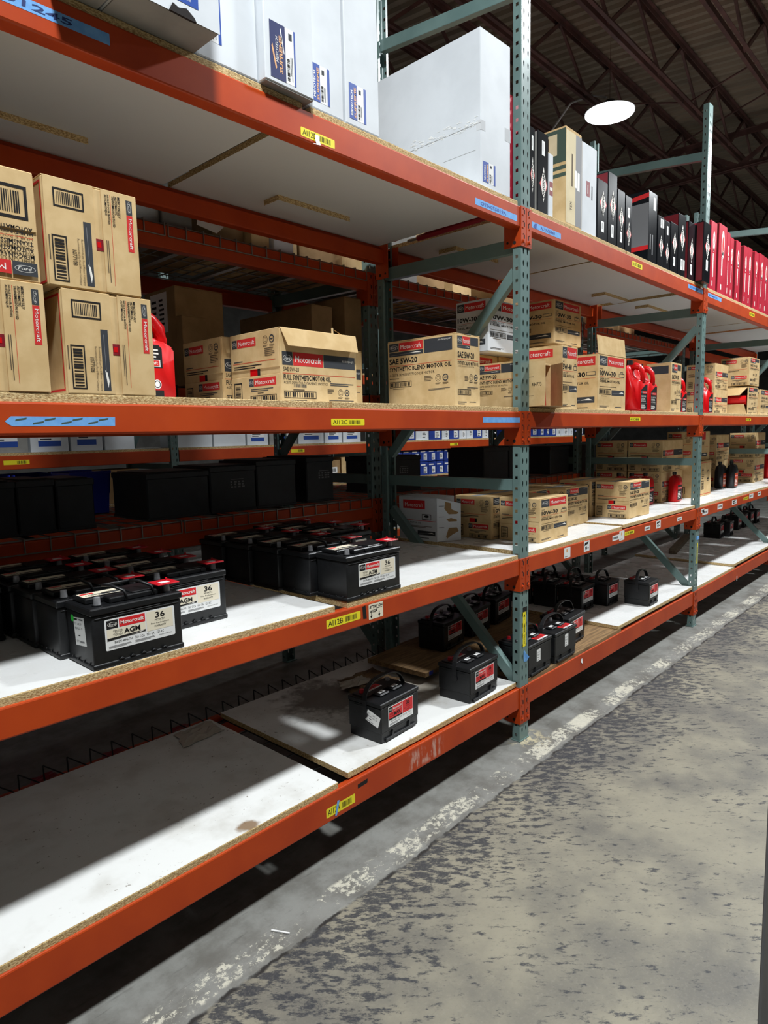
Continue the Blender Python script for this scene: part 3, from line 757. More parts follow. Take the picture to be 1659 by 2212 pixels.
board('white board of the top shelf in the farther half of the second bay', 1, 44.2, 94.2, 96.0, battens=((78, 20.5, 93, 24.5),), group=G)
board('white board on the lowest shelf of the third bay, nearer half', 2, 98, 135.6, 11.2, group=G)
board('white board on the lowest shelf of the third bay, farther half', 2, 134.4, 186.6, 12.1, group=G)
board('white board on the second shelf of the third bay, nearer half', 2, 98, 143, 35.3, group=G)
board('white board on the second shelf of the third bay, farther half', 2, 143.8, 186.6, 35.3, group=G)
board('white board on the third shelf of the third bay, nearer half', 2, 98, 139.6, 61.6, group=G)
board('white board on the third shelf of the third bay, farther half', 2, 140.5, 186.6, 61.6, group=G)
board('white board of the top shelf under the nearest red cartons', 2, 98, 169.6, 96.0, battens=((106, 19.5, 128, 23.5),), group=G)
board('white board of the top shelf at the right edge of the view', 2, 170.4, 186.6, 96.0, group=G)
for k, z in (('lowest', 11.2), ('second', 35.3), ('third', 61.6), ('top', 96.0)):
    board('white board on the %s shelf of the fourth bay' % k, 3, 190.6, 280.4, z, group=G)

# ================================================================== back rack, back to back with ours
for i in range(4):
    for nm, zb, zt in (('low middle', 39.4, 43.6), ('upper middle', 62.0, 65.6), ('top', 87.2, 90.8)):
        beam('near beam of the back rack, %s level, %s' % (nm, bayn[i]), i, zb, zt, BY, False, 'near beams of the back rack', i < 2)
        beam('far beam of the back rack, %s level, %s' % (nm, bayn[i]), i, zb, zt, BY+33.7, True, 'far beams of the back rack', False)
def wire_deck(label, x0, x1, z, m='steel', drop=1.9, pitch=3.2, zig=False):
    t = thing('wire_deck', label, 'wire deck', (x0, 1.6 if zig else BY, z), 0, 'wire decks under the lowest boards' if zig else 'wire decks of the back rack')
    mb = MB(); L = x1-x0; n = int(L/pitch)
    for j in range(n+1):
        a = L*j/n
        mb.bar((a, -.1, .12), (a, 30.7 if zig else 33.6, .12), .17, .17, m)
        if not zig: mb.bar((a, -.14, .16), (a, -.14, -drop), .17, .17, m)
        elif a < L-1: mb.bar((a, 30.6, .1), (a, 30.8, 3.3), .17, .17, m); mb.bar((a, 30.8, 3.3), (min(a+pitch, L), 30.6, .6), .17, .17, m)
    for yy in (.4, 6, 12, 18, 24, 29.8, 30.5 if zig else 33): mb.bar((0, yy, 0), (L, yy, 0), .17, .17, m)
    if not zig: mb.bar((0, -.16, -drop), (L, -.16, -drop), .17, .17, m)
    o = mb.build('wire_mesh', t); o['kind'] = 'stuff'
    for a in (L*.2, L*.5, L*.8): q = MB(); q.box(a-.6, 2.4, -.55, a+.6, 29.6, -.12, m); q.build('support_channel', t)
    return t
for i in range(3):
    a, b = PX[i]+3.4, PX[i+1]-.4; mid = (a+b)/2
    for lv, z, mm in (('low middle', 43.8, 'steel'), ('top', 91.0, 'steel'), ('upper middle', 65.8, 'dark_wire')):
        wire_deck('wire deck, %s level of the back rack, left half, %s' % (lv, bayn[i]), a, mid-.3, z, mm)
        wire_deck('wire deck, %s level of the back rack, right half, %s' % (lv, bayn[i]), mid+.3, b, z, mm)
    if i == 0: wire_deck('dark wire deck with bent-up rear wires, near rack lowest shelf, %s' % bayn[i], a, b, 9.55, 'dark_wire', zig=True)

# ================================================================== printed faces
def band(d, x, y, w, h, dark=True, part=None, l=0, red='red_ink'):
    """oval badge square, red name bar, slate bar"""
    q = h; d.oval(x, y, q, h, l)
    rw = w-q-.08*h if not dark else (w-q)*.46
    d.rect(x+q+.06*h, y, rw, h, red, l); d.text('Motorcraft', x+q+.06*h+rw*.07, y+h*.24, rw*.86, h*.5, 'white_ink', l+1)
    if dark:
        x2 = x+q+.12*h+rw; d.rect(x2, y, x+w-x2, h, 'slate', l)
        if part: d.text(part, x+w-(x+w-x2)*.42, y+h*.5, (x+w-x2)*.38, h*.2, 'white_ink', l+1)
    return d
def p_synth(w, h):
    d = Dec(); band(d, w*.02, h*.50, w*.95, h*.18, True, 'XO-0W20-QFS')
    d.text('SAE 0W-20', w*.03, h*.42, w*.19, h*.055, 'ink'); d.rect(w*.02, h*.385, w*.95, h*.01, 'line_red')
    d.text('FULL SYNTHETIC MOTOR OIL', w*.03, h*.30, w*.60, h*.075, 'ink', bold=.025); d.text('ACEITE DE MOTOR TOTALMENTE SINTÉTICO', w*.03, h*.25, w*.56, h*.045, 'ink')
    d.bars(w*.15, h*.205, w*.16, h*.045, 'slate', 1, 2); d.greek(w*.14, h*.165, w*.19, h*.03, 1, 'soft_ink'); d.code(w*.03, h*.055, w*.40, h*.10, seed=5)
    d.greek(w*.10, h*.02, w*.28, h*.025, 1, 'soft_ink'); d.greek(w*.62, h*.25, w*.34, h*.05, 2, 'slate'); d.greek(w*.58, h*.14, w*.09, h*.07, 3, 'soft_ink'); d.seals(w*.76, h*.155, h*.05); d.greek(w*.6, h*.015, w*.36, h*.04, 2, 'slate')
    return d
def p_synth_side(w, h, win=True):
    """end face: upper flap and lower flap print with a gap between them"""
    d = Dec(); band(d, w*.05, h*.80, w*.50, h*.12, False)
    d.seals(w*.74, h*.86, h*.055); d.greek(w*.72, h*.64, w*.2, h*.12, 5, 'soft_ink'); d.greek(w*.08, h*.60, w*.25, h*.03, 1, 'slate'); d.rect(w*.06, h*.575, w*.86, h*.01, 'line_red')
    d.greek(w*.08, h*.50, w*.6, h*.06, 2, 'ink')
    d.code(w*.06, h*.06, w*.17, h*.25, seed=4, horiz=True); band(d, w*.38, h*.24, w*.54, h*.11, False); d.greek(w*.42, h*.17, w*.46, h*.05, 2, 'slate'); d.greek(w*.55, h*.14, w*.16, h*.02, 1, 'ink'); d.code(w*.40, h*.015, w*.52, h*.10, seed=6)
    return d
def p_blend(w, h, narrow=False):
    d = Dec(); q = h*.13
    if narrow:
        band(d, w*.08, h*.85, w*.84, h*.115, True); d.car(w*.08, h*.80, w*.50, h*.045)
        d.text('SAE 5W-20', w*.09, h*.67, w*.66, h*.085, 'ink', bold=.03); d.rect(w*.08, h*.64, w*.84, h*.008, 'line_red')
        d.text('SYNTHETIC BLEND MOTOR OIL', w*.09, h*.575, w*.84, h*.05, 'ink', bold=.02); d.text('ACEITE SEMISINTÉTICO DE MOTOR', w*.09, h*.545, w*.66, h*.025, 'soft_ink')
        d.seals(w*.62, h*.41, h*.045); d.greek(w*.36, h*.36, w*.16, h*.07, 4, 'soft_ink'); d.greek(w*.46, h*.25, w*.46, h*.03, 2, 'slate'); d.code(w*.09, h*.16, w*.52, h*.08, seed=8); d.greek(w*.09, h*.03, w*.36, h*.05, 2, 'slate'); d.greek(w*.55, h*.06, w*.36, h*.02, 1, 'slate')
        return d
    d.oval(w*.03, h*.845, w*.15, h*.12, 0); d.rect(w*.185, h*.845, w*.36, h*.12, 'red_ink'); d.text('Motorcraft', w*.21, h*.872, w*.31, h*.06, 'white_ink', 1)
    d.car(w*.03, h*.775, w*.52, h*.06); d.rect(w*.56, h*.775, w*.40, h*.19, 'slate'); d.text('XO-5W20-Q1SP', w*.76, h*.92, w*.18, h*.025, 'white_ink', 1)
    d.text('SAE 5W-20', w*.03, h*.66, w*.43, h*.085, 'ink', bold=.03); d.rect(w*.03, h*.63, w*.92, h*.008, 'line_red')
    d.text('SYNTHETIC BLEND MOTOR OIL', w*.03, h*.555, w*.92, h*.065, 'ink', bold=.025); d.text('ACEITE SEMISINTÉTICO DE MOTOR', w*.03, h*.485, w*.68, h*.045, 'ink')
    d.greek(w*.03, h*.445, w*.2, h*.02, 1, 'ink'); d.code(w*.03, h*.32, w*.34, h*.085, seed=9); d.greek(w*.08, h*.295, w*.24, h*.015, 1, 'soft_ink'); d.greek(w*.56, h*.38, w*.13, h*.08, 4, 'soft_ink'); d.seals(w*.76, h*.41, h*.05)
    d.greek(w*.62, h*.245, w*.32, h*.03, 2, 'slate'); d.greek(w*.31, h*.02, w*.34, h*.02, 1, 'slate'); d.greek(w*.04, h*.0, w*.24, h*.02, 1, 'slate')
    return d
def p_diesel(w, h, grade='10W-30', wide=True):
    d = Dec(); q = w*.27
    d.oval(w*.05, h*.80, q, h*.17, 0); d.rect(w*.05+q+w*.01, h*.80, w*.60, h*.17, 'red_ink'); d.text('Motorcraft', w*.05+q+w*.05, h*.845, w*.52, h*.075, 'white_ink', 1)
    d.text('SAE', w*.06, h*.73, w*.1, h*.025, 'ink'); d.text(grade, w*.06, h*.62, w*.56, h*.09, 'ink', bold=.03); d.frame(w*.74, h*.62, w*.2, h*.07, h*.01, 'slate', 1); d.frame(w*.79, h*.69, w*.1, h*.03, h*.008, 'slate', 1)
    d.rect(w*.05, h*.595, w*.89, h*.006, 'line_red'); d.text('SUPER DUTY', w*.06, h*.55, w*.34, h*.03, 'ink'); d.text('DIESEL MOTOR OIL', w*.06, h*.50, w*.72, h*.045, 'ink', bold=.02)
    d.greek(w*.06, h*.42, w*.8, h*.015, 1, 'soft_ink'); d.code(w*.05, h*.28, w*.40, h*.105, seed=11); d.greek(w*.12, h*.25, w*.26, h*.015, 1, 'soft_ink'); d.car(w*.48, h*.27, w*.47, h*.10)
    d.greek(w*.06, h*.05, w*.34, h*.04, 2, 'slate'); d.greek(w*.62, h*.05, w*.3, h*.03, 1, 'slate')
    return d
def p_diesel_side(w, h):
    d = Dec()
    d.oval(w*.04, h*.80, w*.22, h*.16, 0); d.rect(w*.27, h*.80, w*.66, h*.16, 'red_ink'); d.text('Motorcraft', w*.31, h*.84, w*.57, h*.08, 'white_ink', 1)
    d.text('10W-30', w*.05, h*.60, w*.62, h*.09, 'ink', bold=.04); d.frame(w*.70, h*.62, w*.24, h*.07, h*.01, 'slate', 1); d.rect(w*.04, h*.57, w*.9, h*.006, 'line_red')
    d.text('SUPER DUTY', w*.05, h*.53, w*.3, h*.025, 'ink'); d.text('DIESEL MOTOR OIL', w*.05, h*.465, w*.72, h*.045, 'ink', bold=.02); d.code(w*.05, h*.30, w*.32, h*.09, seed=13); d.car(w*.04, h*.13, w*.88, h*.11); d.greek(w*.3, h*.04, w*.6, h*.03, 1, 'slate')
    return d
def p_atf_l(w, h):
    """left flap of the transmission fluid carton, print turned on its side"""
    d = Dec(); d.code(w*.18, h*.73, w*.62, h*.17, seed=2); d.code(w*.10, h*.05, w*.30, h*.42, seed=3, horiz=True)
    d.text('1077108', w*.50, h*.36, h*.14, w*.09, 'ink', rot=-90); d.greek(w*.04, h*.16, w*.05, h*.3, 1, 'soft_ink', rot=True)
    d.text('Recommended by Ford Motor Company', w*.60, h*.47, h*.43, w*.06, 'soft_ink', rot=-90); d.text('Recommandé par Ford Motor Company', w*.68, h*.47, h*.43, w*.06, 'soft_ink', rot=-90); d.car(w*.76, h*.04, w*.16, h*.60, rot=True)
    return d
def p_atf_r(w, h):
    d = Dec(); x = w*.72; d.oval(x, h*.80, w*.18, h*.14, 0, rot=1); d.rect(x, h*.44, w*.18, h*.355, 'red_ink'); d.text('Motorcraft', x+w*.055, h*.765, h*.30, w*.095, 'white_ink', 1, rot=-90)
    for i, (t, L) in enumerate((('MERCON ULV', .20), ('AUTOMATIC', .18), ('TRANSMISSION FLUID', .30))): d.text(t, w*(.47-.085*i), h*.95, h*L, w*.07, 'ink', rot=-90, bold=.02)
    d.rect(w*.255, h*.08, w*.014, h*.87, 'line_red')
    for i, (t, L) in enumerate((('HUILE POUR BOÎTES', .28), ('AUTOMATIQUE', .20))): d.text(t, w*(.17-.085*i), h*.95, h*L, w*.07, 'ink', rot=-90, bold=.02)
    d.greek(w*.08, h*.09, w*.1, h*.42, 2, 'soft_ink', rot=True)
    return d
def p_mevo(w, h, style=0):
    """blue label standing on its side, lower left of a tall white carton"""
    d = Dec()
    if style == 1:
        d.rect(0, 0, w, h, 'label_white', 0); d.rect(0, 0, w*.60, h, 'navy', 1); d.text('MEVOTECH', w*.32, h*.30, h*.45, w*.10, 'label_white', 2, rot=90, shear=.1); d.text('SUPREME', w*.48, h*.12, h*.66, w*.13, 'orange_swash', 2, rot=90, shear=.1, bold=.03)
        d.poly([(w*.06, h*.55), (w*.1, h*.6), (w*.25, h*.2), (w*.2, h*.16)], 'orange_swash', 2); d.poly([(w*.40, h*.9), (w*.44, h*.94), (w*.56, h*.5), (w*.53, h*.5)], 'label_white', 2); d.rect(w*.94, 0, w*.06, h, 'blue', 1)
        d.bars(w*.66, h*.06, w*.1, h*.4, 'ink', 2, 4, True); d.rect(w*.74, h*.8, w*.13, h*.12, 'slate', 2); d.greek(w*.8, h*.05, w*.1, h*.45, 2, 'slate', 2, rot=True)
    else:
        d.rect(0, 0, w, h, 'label_white', 0); d.rect(0, 0, w*.46, h, 'blue', 1); d.text('MEVOTECH', w*.21, h*.10, h*.7, w*.12, 'label_white', 2, rot=90, bold=.03); d.text('SUPREME', w*.41, h*.05, h*.86, w*.13, 'orange_swash', 2, rot=90, bold=.03)
        d.rect(w*.86, 0, w*.14, h, 'blue', 1); d.bars(w*.52, h*.06, w*.12, h*.42, 'ink', 2, 4, True); d.rect(w*.56, h*.78, w*.14, h*.12, 'slate', 2); d.greek(w*.68, h*.05, w*.1, h*.4, 2, 'slate', 2, rot=True)
    return d
def p_original(w, h, zc=.5, stick=None, two=False):
    """narrow black carton: diamond badge with lettering on its side, white sticker"""
    d = Dec(); hh = min(w*1.55, h*.22); zc = h*zc; cx = w*.55
    d.poly([(cx-w*.36, zc), (cx, zc-hh*.72), (cx+w*.36, zc), (cx, zc+hh*.72)], 'label_red', 0)
    d.poly([(cx-w*.27, zc), (cx, zc-hh), (cx+w*.27, zc), (cx, zc+hh)], 'white_ink', 1); d.text('ORIGINAL', cx+w*.09, zc-hh*.78, hh*1.56, w*.2, 'ink', 2, rot=90, bold=.03)
    if stick is not None:
        d.rect(w*.38, h*stick, w*.28, h*.18, 'label_white', 0); d.greek(w*.46, h*(stick+.02), w*.1, h*.13, 1, 'grey_ink', 1, rot=True)
        if two: d.rect(w*.72, h*(stick+.01), w*.2, h*.17, 'label_white', 0)
    return d
def p_red(w, h, k=0):
    d = Dec(); zc = h*.72; cx = w*.5
    d.ell(cx, zc, w*.2, w*.55, 'white_ink', 0, 10); d.ell(cx, zc, w*.1, w*.32, 'red_ink', 1, 8); d.greek(w*.36, h*.18, w*.3, h*.36, 1, 'white_ink', 0, rot=True, seed=k); d.greek(w*.3, h*.04, w*.3, h*.1, 1, 'white_ink', 0, rot=True, seed=k+3); d.greek(w*.44, h*.56, w*.3, h*.06, 1, 'white_ink', 0, rot=True, seed=k+5)
    return d
PM = {}
def pmesh(key, fn, where, w, d, h):
    """print meshes are shared by like cartons"""
    k = (key, where, round(w, 1), round(d, 1), round(h, 1))
    if k not in PM:
        if where == 'front': PM[k] = fn(w, h).mesh('printed_face', (0, 0, 0), (1, 0, 0), (0, 0, 1), (0, -1, 0))
        elif where == 'left': PM[k] = fn(d, h).mesh('printed_face', (0, d, 0), (0, -1, 0), (0, 0, 1), (-1, 0, 0))
        else: PM[k] = fn(w, d).mesh('printed_face', (0, 0, h), (1, 0, 0), (0, 1, 0), (0, 0, 1))
    return PM[k]

# ================================================================== cartons
CB = {}
def carton(label, w, d, h, loc, rotz=0.0, mat='kraft', front=None, left=None, top=None, flaps=None, group=None, name='carton', cat='box', tape=True, open_lip=False):
    """origin at the lower front-left corner; faces: front = -Y, left = -X"""
    t = thing(name, label, cat, loc, rotz, group)
    key = (round(w, 1), round(d, 1), round(h, 1), mat, flaps, tape)
    if key not in CB:
        out = []
        e = .0
        mb = MB(); mb.box(0, 0, 0, w, d, h-.14, mat, .1); out.append(('carton_body', mb.mesh('carton_body')))
        mb = MB()      # two top flaps meeting in a seam
        if w > d: mb.box(.04, .04, h-.14, w-.04, d/2-.05, h, mat, .04); mb.box(.04, d/2+.05, h-.14, w-.04, d-.04, h, mat, .04)
        else: mb.box(.04, .04, h-.14, w/2-.05, d-.04, h, mat, .04); mb.box(w/2+.05, .04, h-.14, w-.04, d-.04, h, mat, .04)
        out.append(('top_flap', mb.mesh('top_flap')))
        if flaps == 'left':      # end face closed by an upper and a lower flap, a window between them
            mb = MB(); mb.box(-.12, .12, h*.48, 0, d-.12, h-.05, mat, .04); out.append(('side_flap', mb.mesh('side_flap')))
            mb = MB(); mb.box(-.12, .12, .05, 0, d-.12, h*.385, mat, .04); out.append(('side_flap', mb.mesh('side_flap')))
            mb = MB(); mb.box(-.03, d*.40, h*.385, .3, d*.60, h*.48, 'red_plastic'); mb.box(-.05, d*.40, h*.385, .2, d*.45, h*.48, 'dark_slot'); out.append(('hand_hole', mb.mesh('hand_hole')))
        if flaps == 'front':
            mb = MB(); mb.box(.1, -.12, .08, w*.52, 0, h-.05, mat, .04); out.append(('side_flap', mb.mesh('side_flap')))
            mb = MB(); mb.box(w*.60, -.12, .08, w-.06, 0, h-.05, mat, .04); out.append(('side_flap', mb.mesh('side_flap')))
            mb = MB(); mb.box(w*.52, -.03, h*.40, w*.60, .3, h*.51, 'dark_red'); mb.box(w*.535, -.045, h*.43, w*.575, .2, h*.48, 'red_plastic'); out.append(('hand_hole', mb.mesh('hand_hole')))
            mb = MB(); mb.box(-.02, d*.05, h*.03, 0, d*.95, h*.05, 'red_ink'); mb.box(-.02, d*.03, h*.03, 0, d*.05, h*.95, 'red_ink'); mb.box(-.02, d*.05, h*.93, 0, d*.95, h*.95, 'red_ink'); out.append(('printed_rule', mb.mesh('printed_rule')))
        if tape:
            mb = MB()
            if w > d: mb.box(.0, d/2-.9, h-.02, w, d/2+.9, h+.015, 'clear_tape')
            else: mb.box(w/2-.9, .0, h-.02, w/2+.9, d, h+.015, 'clear_tape')
            out.append(('packing_tape', mb.mesh('packing_tape')))
        CB[key] = out
    for nm, me in CB[key]: obj(nm, me, t)
    if flaps == 'front':
        if front: obj('printed_flap', pmesh('atfl', p_atf_l, 'front', w*.5, 1, h), t, (.1, -.12, 0)); obj('printed_flap', pmesh('atfr', p_atf_r, 'front', w*.38, 1, h), t, (w*.60, -.12, 0))
    elif front: obj('printed_face', pmesh(front[0], front[1], 'front', w, d, h), t)
    if left: obj('printed_face', pmesh(left[0], left[1], 'left', w, d, h), t, (-.12 if flaps == 'left' else 0, 0, 0))
    if top: obj('printed_top', pmesh(top[0], top[1], 'top', w, d, h), t)
    return t
SY, SS = ('sy', p_synth), ('ss', p_synth_side)
BL, BN = ('bl', p_blend), ('bn', lambda w, h: p_blend(w, h, True))
DF, DS = ('df', p_diesel), ('ds', p_diesel_side)
D5 = ('d5', lambda w, h: p_diesel(w, h, '5W-40'))
def p_strip(w, h):
    d = Dec(); d.rect(w*.10, h*.82, w*.70, h*.13, 'red_ink'); d.text('Motorcraft', w*.16, h*.85, w*.58, h*.075, 'white_ink', 1); d.car(w*.05, h*.15, w*.85, h*.1); return d
ST = ('st', p_strip)

# ---- third shelf, nearest bay
Z3 = 61.62
GA = 'kraft cartons of transmission fluid stacked two high'
carton('kraft carton with sideways print, upper right of the stack', 8.7, 7.6, 9.4, (-78.0, .45, Z3+9.45), 0, flaps='front', front=1, group=GA)
carton('kraft carton with sideways print, lower right of the stack, beside red jug', 8.7, 7.6, 9.4, (-77.1, .45, Z3), 0, flaps='front', front=1, group=GA)
carton('kraft carton with sideways print, lower left of the stack', 8.7, 7.6, 9.4, (-87.2, .3, Z3), 0, flaps='front', front=1, group=GA)
def p_atf_upright(w, h):
    d = Dec(); d.code(w*.52, h*.55, w*.40, h*.30, seed=2); d.rect(w*.36, h*.60, w*.10, h*.07, 'slate')
    d.rect(w*.05, h*.0, w*.92, h*.004, 'soft_ink'); d.oval(w*.74, h*.05, w*.23, h*.12, 0); d.rect(w*.14, h*.05, w*.59, h*.12, 'red_ink'); d.text('Motorcraft', w*.68, h*.14, w*.50, h*.06, 'white_ink', 1, rot=180)
    for i, (t, L) in enumerate((('MERCON ULV', .36), ('AUTOMATIC', .34), ('TRANSMISSION FLUID', .58))): d.text(t, w*.95, h*(.245+.06*i), w*L, h*.045, 'ink', rot=180, bold=.02)
    d.rect(w*.3, h*.39, w*.65, h*.006, 'line_red')
    for i, (t, L) in enumerate((('HUILE POUR BOÎTES', .56), ('AUTOMATIQUE', .40))): d.text(t, w*.95, h*(.445+.05*i), w*L, h*.04, 'ink', rot=180, bold=.02)
    return d
c = carton('kraft carton standing upside down, upper left of the stack', 8.7, 7.6, 9.2, (-87.3, .45, Z3+9.45), 0, front=('atfu', p_atf_upright), group=GA)
mb = MB(); mb.box(.1, -.14, 4.2, 8.6, 0, 9.1, 'kraft', .04); mb.build('side_flap', c)
for ch in c.children:
    if ch.name.startswith('printed'): ch.location.y = -.14*U
c = carton('open-lidded kraft carton of 0W-20 oil, long side to the aisle', 13.2, 10.4, 9.1, (-50, 3.5, Z3), 0, flaps='left', front=SY, left=SS, tape=False, group='kraft cartons of 0W-20 oil')
mb = MB(); mb.add([(.1, -.05, 9.0), (13.1, -.05, 9.0), (12.8, -.75, 6.85), (.7, -.75, 6.85), (.1, .02, 9.1), (13.1, .02, 9.1), (12.8, -.66, 6.83), (.7, -.66, 6.83)], [(0, 1, 2, 3), (4, 5, 6, 7), (0, 1, 5, 4), (1, 2, 6, 5), (2, 3, 7, 6), (3, 0, 4, 7)], 'kraft'); mb.build('hanging_flap', c)
mb = MB(); mb.box(9.2, .4, 9.1, 9.4, .6, 9.9, 'kraft_edge'); mb.add([(9.3, .5, 9.8), (11, .5, 9.2), (11, .7, 9.2), (9.3, .7, 9.9)], [(0, 1, 2, 3)], 'kraft_edge'); mb.build('torn_flap_edge', c)
c = carton('kraft carton of 0W-20 oil left behind the open-lidded one', 13.0, 9.6, 9.1, (-51.0, 14.4, Z3), 0, flaps='left', front=SY, left=SS, tape=False, group='kraft cartons of 0W-20 oil')
mb = MB(); mb.add([(.1, -.05, 9.0), (12.9, -.05, 9.0), (12.6, -.3, 6.9), (.5, -.3, 6.9)], [(0, 1, 2, 3)], 'kraft'); mb.build('hanging_flap', c)
carton('kraft carton of 0W-20 oil peeking right of the open-lidded one', 13.0, 9.6, 9.1, (-37.6, 14.4, Z3), 0, front=SY, tape=False, group='kraft cartons of 0W-20 oil')
carton('tall kraft carton of 5W-20 oil left of the middle post', 6.9, 14.6, 11.6, (-15.4, 2.6, Z3), 0, front=BN, left=BL, group='kraft cartons of 5W-20 oil')
# ---- third shelf, second bay
c = carton('open kraft carton, flaps splayed over the beam by the middle post', 10.8, 9.6, 8.4, (3.2, 1.8, Z3), 0, left=BL, tape=False)
for ch in list(c.children):
    if ch.name.startswith('carton_body'): bpy.data.objects.remove(ch)
mb = MB(); mb.box(0, 0, 0, .16, 9.6, 8.26, 'kraft'); mb.box(10.64, 0, 0, 10.8, 9.6, 8.26, 'kraft'); mb.box(.16, 9.44, 0, 10.64, 9.6, 8.26, 'kraft'); mb.box(.16, 0, 0, 10.64, 9.44, .16, 'kraft'); mb.box(.16, .0, 8.1, 10.64, 9.44, 8.26, 'kraft'); mb.build('carton_body', c)
def flapq(name, a, b, parent, m='kraft', th=.1):
    """thin cardboard flap: four corners, thickened along its normal"""
    P = [Vector(p) for p in a]; n = (P[1]-P[0]).cross(P[3]-P[0]).normalized()*th
    mb = MB(); vs = P+[p+n for p in P]; mb.add(vs, [(0, 1, 2, 3), (4, 5, 6, 7)] + [(i, (i+1) % 4, 4+(i+1) % 4, 4+i) for i in range(4)], m); return mb.build(name, parent)
o = flapq('splayed_flap', [(0, 0, .1), (.1, -4.8, .2), (.1, -4.8, 7.9), (0, 0, 8.2)], None, c)
d = Dec(); d.text('484773', 2.2, 3.6, 1.9, .6, 'ink', 1); d.rect(.4, 5.2, 2.2, .05, 'soft_ink', 1); d.rect(.4, 1.9, 2.2, .05, 'soft_ink', 1)
obj('printed_flap', d.mesh('printed_flap', (-.12, 0, .1), Vector((.1, -4.8, .0)).normalized(), (0, 0, 1), (-1, -.02, 0)), c)
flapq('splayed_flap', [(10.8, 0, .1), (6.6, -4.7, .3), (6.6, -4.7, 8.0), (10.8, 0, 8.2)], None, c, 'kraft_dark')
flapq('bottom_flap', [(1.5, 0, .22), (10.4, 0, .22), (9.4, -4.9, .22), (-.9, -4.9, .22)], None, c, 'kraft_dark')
mb = MB(); mb.prism([(.4, .1), (6.6, .1), (7, 6.5), (4, 7.8), (.8, 6.8)], 5.2, 9.8, 'red_plastic', 'x'); mb.build('bottle_inside', c)
carton('kraft carton of 5W-40 diesel oil right of the splayed carton', 6.6, 9.4, 12.2, (16.5, .9, Z3), 0, front=D5, left=ST)
carton('white carton of 10W-30 diesel oil perched high behind the middle post', 13.6, 7.2, 9.5, (2.5, 8.4, 72.3), 0, 'carton_white', front=DF, left=DS, tape=False)
carton('kraft carton under the white 10W-30 carton, left one', 9.2, 8, 10.6, (2.3, 12.2, Z3), 0, front=ST, tape=False, group='kraft cartons holding up the white carton')
carton('kraft carton with a dark badge under the white 10W-30 carton, right one', 9.8, 8, 10.6, (11.7, 11.9, Z3), 0, front=('bg', lambda w, h: Dec().oval(w*.1, h*.5, w*.5, h*.3)), tape=False, group='kraft cartons holding up the white carton')
carton('kraft carton of 10W-30 diesel oil on top, right of the middle post', 12.2, 8.6, 9.0, (26.4, 8.0, 75.7), 0, front=DF, left=DS, tape=False)
carton('plain kraft carton propping up the shadowed 10W-30 carton', 13, 8, 14, (28, 11.1, Z3), 0, tape=False)
c = carton('kraft carton of 10W-30 diesel oil with its lid standing up', 14.2, 8.6, 11.7, (32.5, 1, Z3), 0, front=DF, left=DS, tape=False)
o = flapq('raised_lid', [(.2, .1, 11.7), (14.0, .1, 11.7), (14.0, .5, 15.6), (.2, .5, 15.6)], None, c)
d = Dec(); d.text('10W-30', 13.3, 1.9, 3.4, .55, 'ink', 1, rot=180, bold=.03); d.rect(7.5, .5, 4.2, .9, 'red_ink', 0); d.rect(12, .5, 1.4, .9, 'slate', 0); d.greek(1, 2.6, 6, .8, 2, 'soft_ink'); d.greek(9, 3, 4.2, .5, 2, 'ink'); d.ring(2.2, 1.6, .7, .7, .12, 'soft_ink', 1)
obj('printed_lid', d.mesh('printed_lid', (.2, .1, 11.7), (1, 0, 0), (0, .1, .995), (0, -1, 0)), c)
carton('narrow upright kraft carton of 5W-20 oil between the red jugs', 7.6, 6.4, 12.6, (74.8, 1, Z3), 0, front=BN, left=('nl', lambda w, h: Dec().rect(w*.1, h*.78, w*.8, h*.16, 'slate').ring(w*.3, h*.4, w*.12, w*.12, w*.03, 'slate', 1).greek(w*.1, h*.3, w*.4, h*.03, 1, 'soft_ink')))
# ---- third shelf, third bay
carton('kraft carton with sideways print, on the torn-open carton far right', 12.6, 9, 9.4, (147.5, 1.2, 71.3), 0, front=BN, left=SS, group='two kraft cartons piled at the far end of the third shelf')
c = carton('torn-open kraft carton showing red bottles, third shelf far right', 12.6, 9, 9.2, (147, 1.2, Z3), 0, front=BN, tape=False)
for ch in list(c.children):
    if ch.name.startswith('carton_body'): bpy.data.objects.remove(ch)
mb = MB(); mb.box(.16, 0, 0, 12.6, 9, .2, 'kraft'); mb.box(.16, 8.8, .2, 12.6, 9, 9.0, 'kraft'); mb.box(.16, 0, .2, 12.6, .2, 9.0, 'kraft'); mb.box(12.4, .2, .2, 12.6, 8.8, 9, 'kraft'); mb.box(.16, .2, 8.8, 12.4, 8.8, 9.0, 'kraft'); mb.build('carton_body', c)
flapq('torn_flap', [(0, .3, 8.9), (0, 8.8, 8.9), (-1.3, 8.4, 6.4), (-1.2, 2.2, 6.4)], None, c); flapq('torn_flap', [(0, .3, .1), (0, 8.8, .1), (-.6, 8.2, 3.4), (-.6, 1.0, 3.4)], None, c)
mb = MB()
for k in range(3): mb.cyl(1.2+k*3.6, .6, 4.8, 1.6, 7.8, 'red_plastic', 12, 'y')
mb.build('bottle_inside', c)
carton('kraft carton in shade behind the lone red jug by the right edge, lower', 14, 9, 8.2, (131, 7, Z3), 0, front=SY, left=SS, tape=False, group='shaded kraft cartons two high on the third shelf')
carton('kraft carton in shade behind the lone red jug by the right edge, upper', 14, 9, 8.2, (131, 7, Z3+8.25), 0, front=SY, left=SS, tape=False, group='shaded kraft cartons two high on the third shelf')
carton('kraft carton cut by the right edge of the view, third shelf', 16, 9, 8.8, (163.5, 1.3, Z3), 0, front=DF, left=SS, group='kraft cartons at the far right of the third shelf')

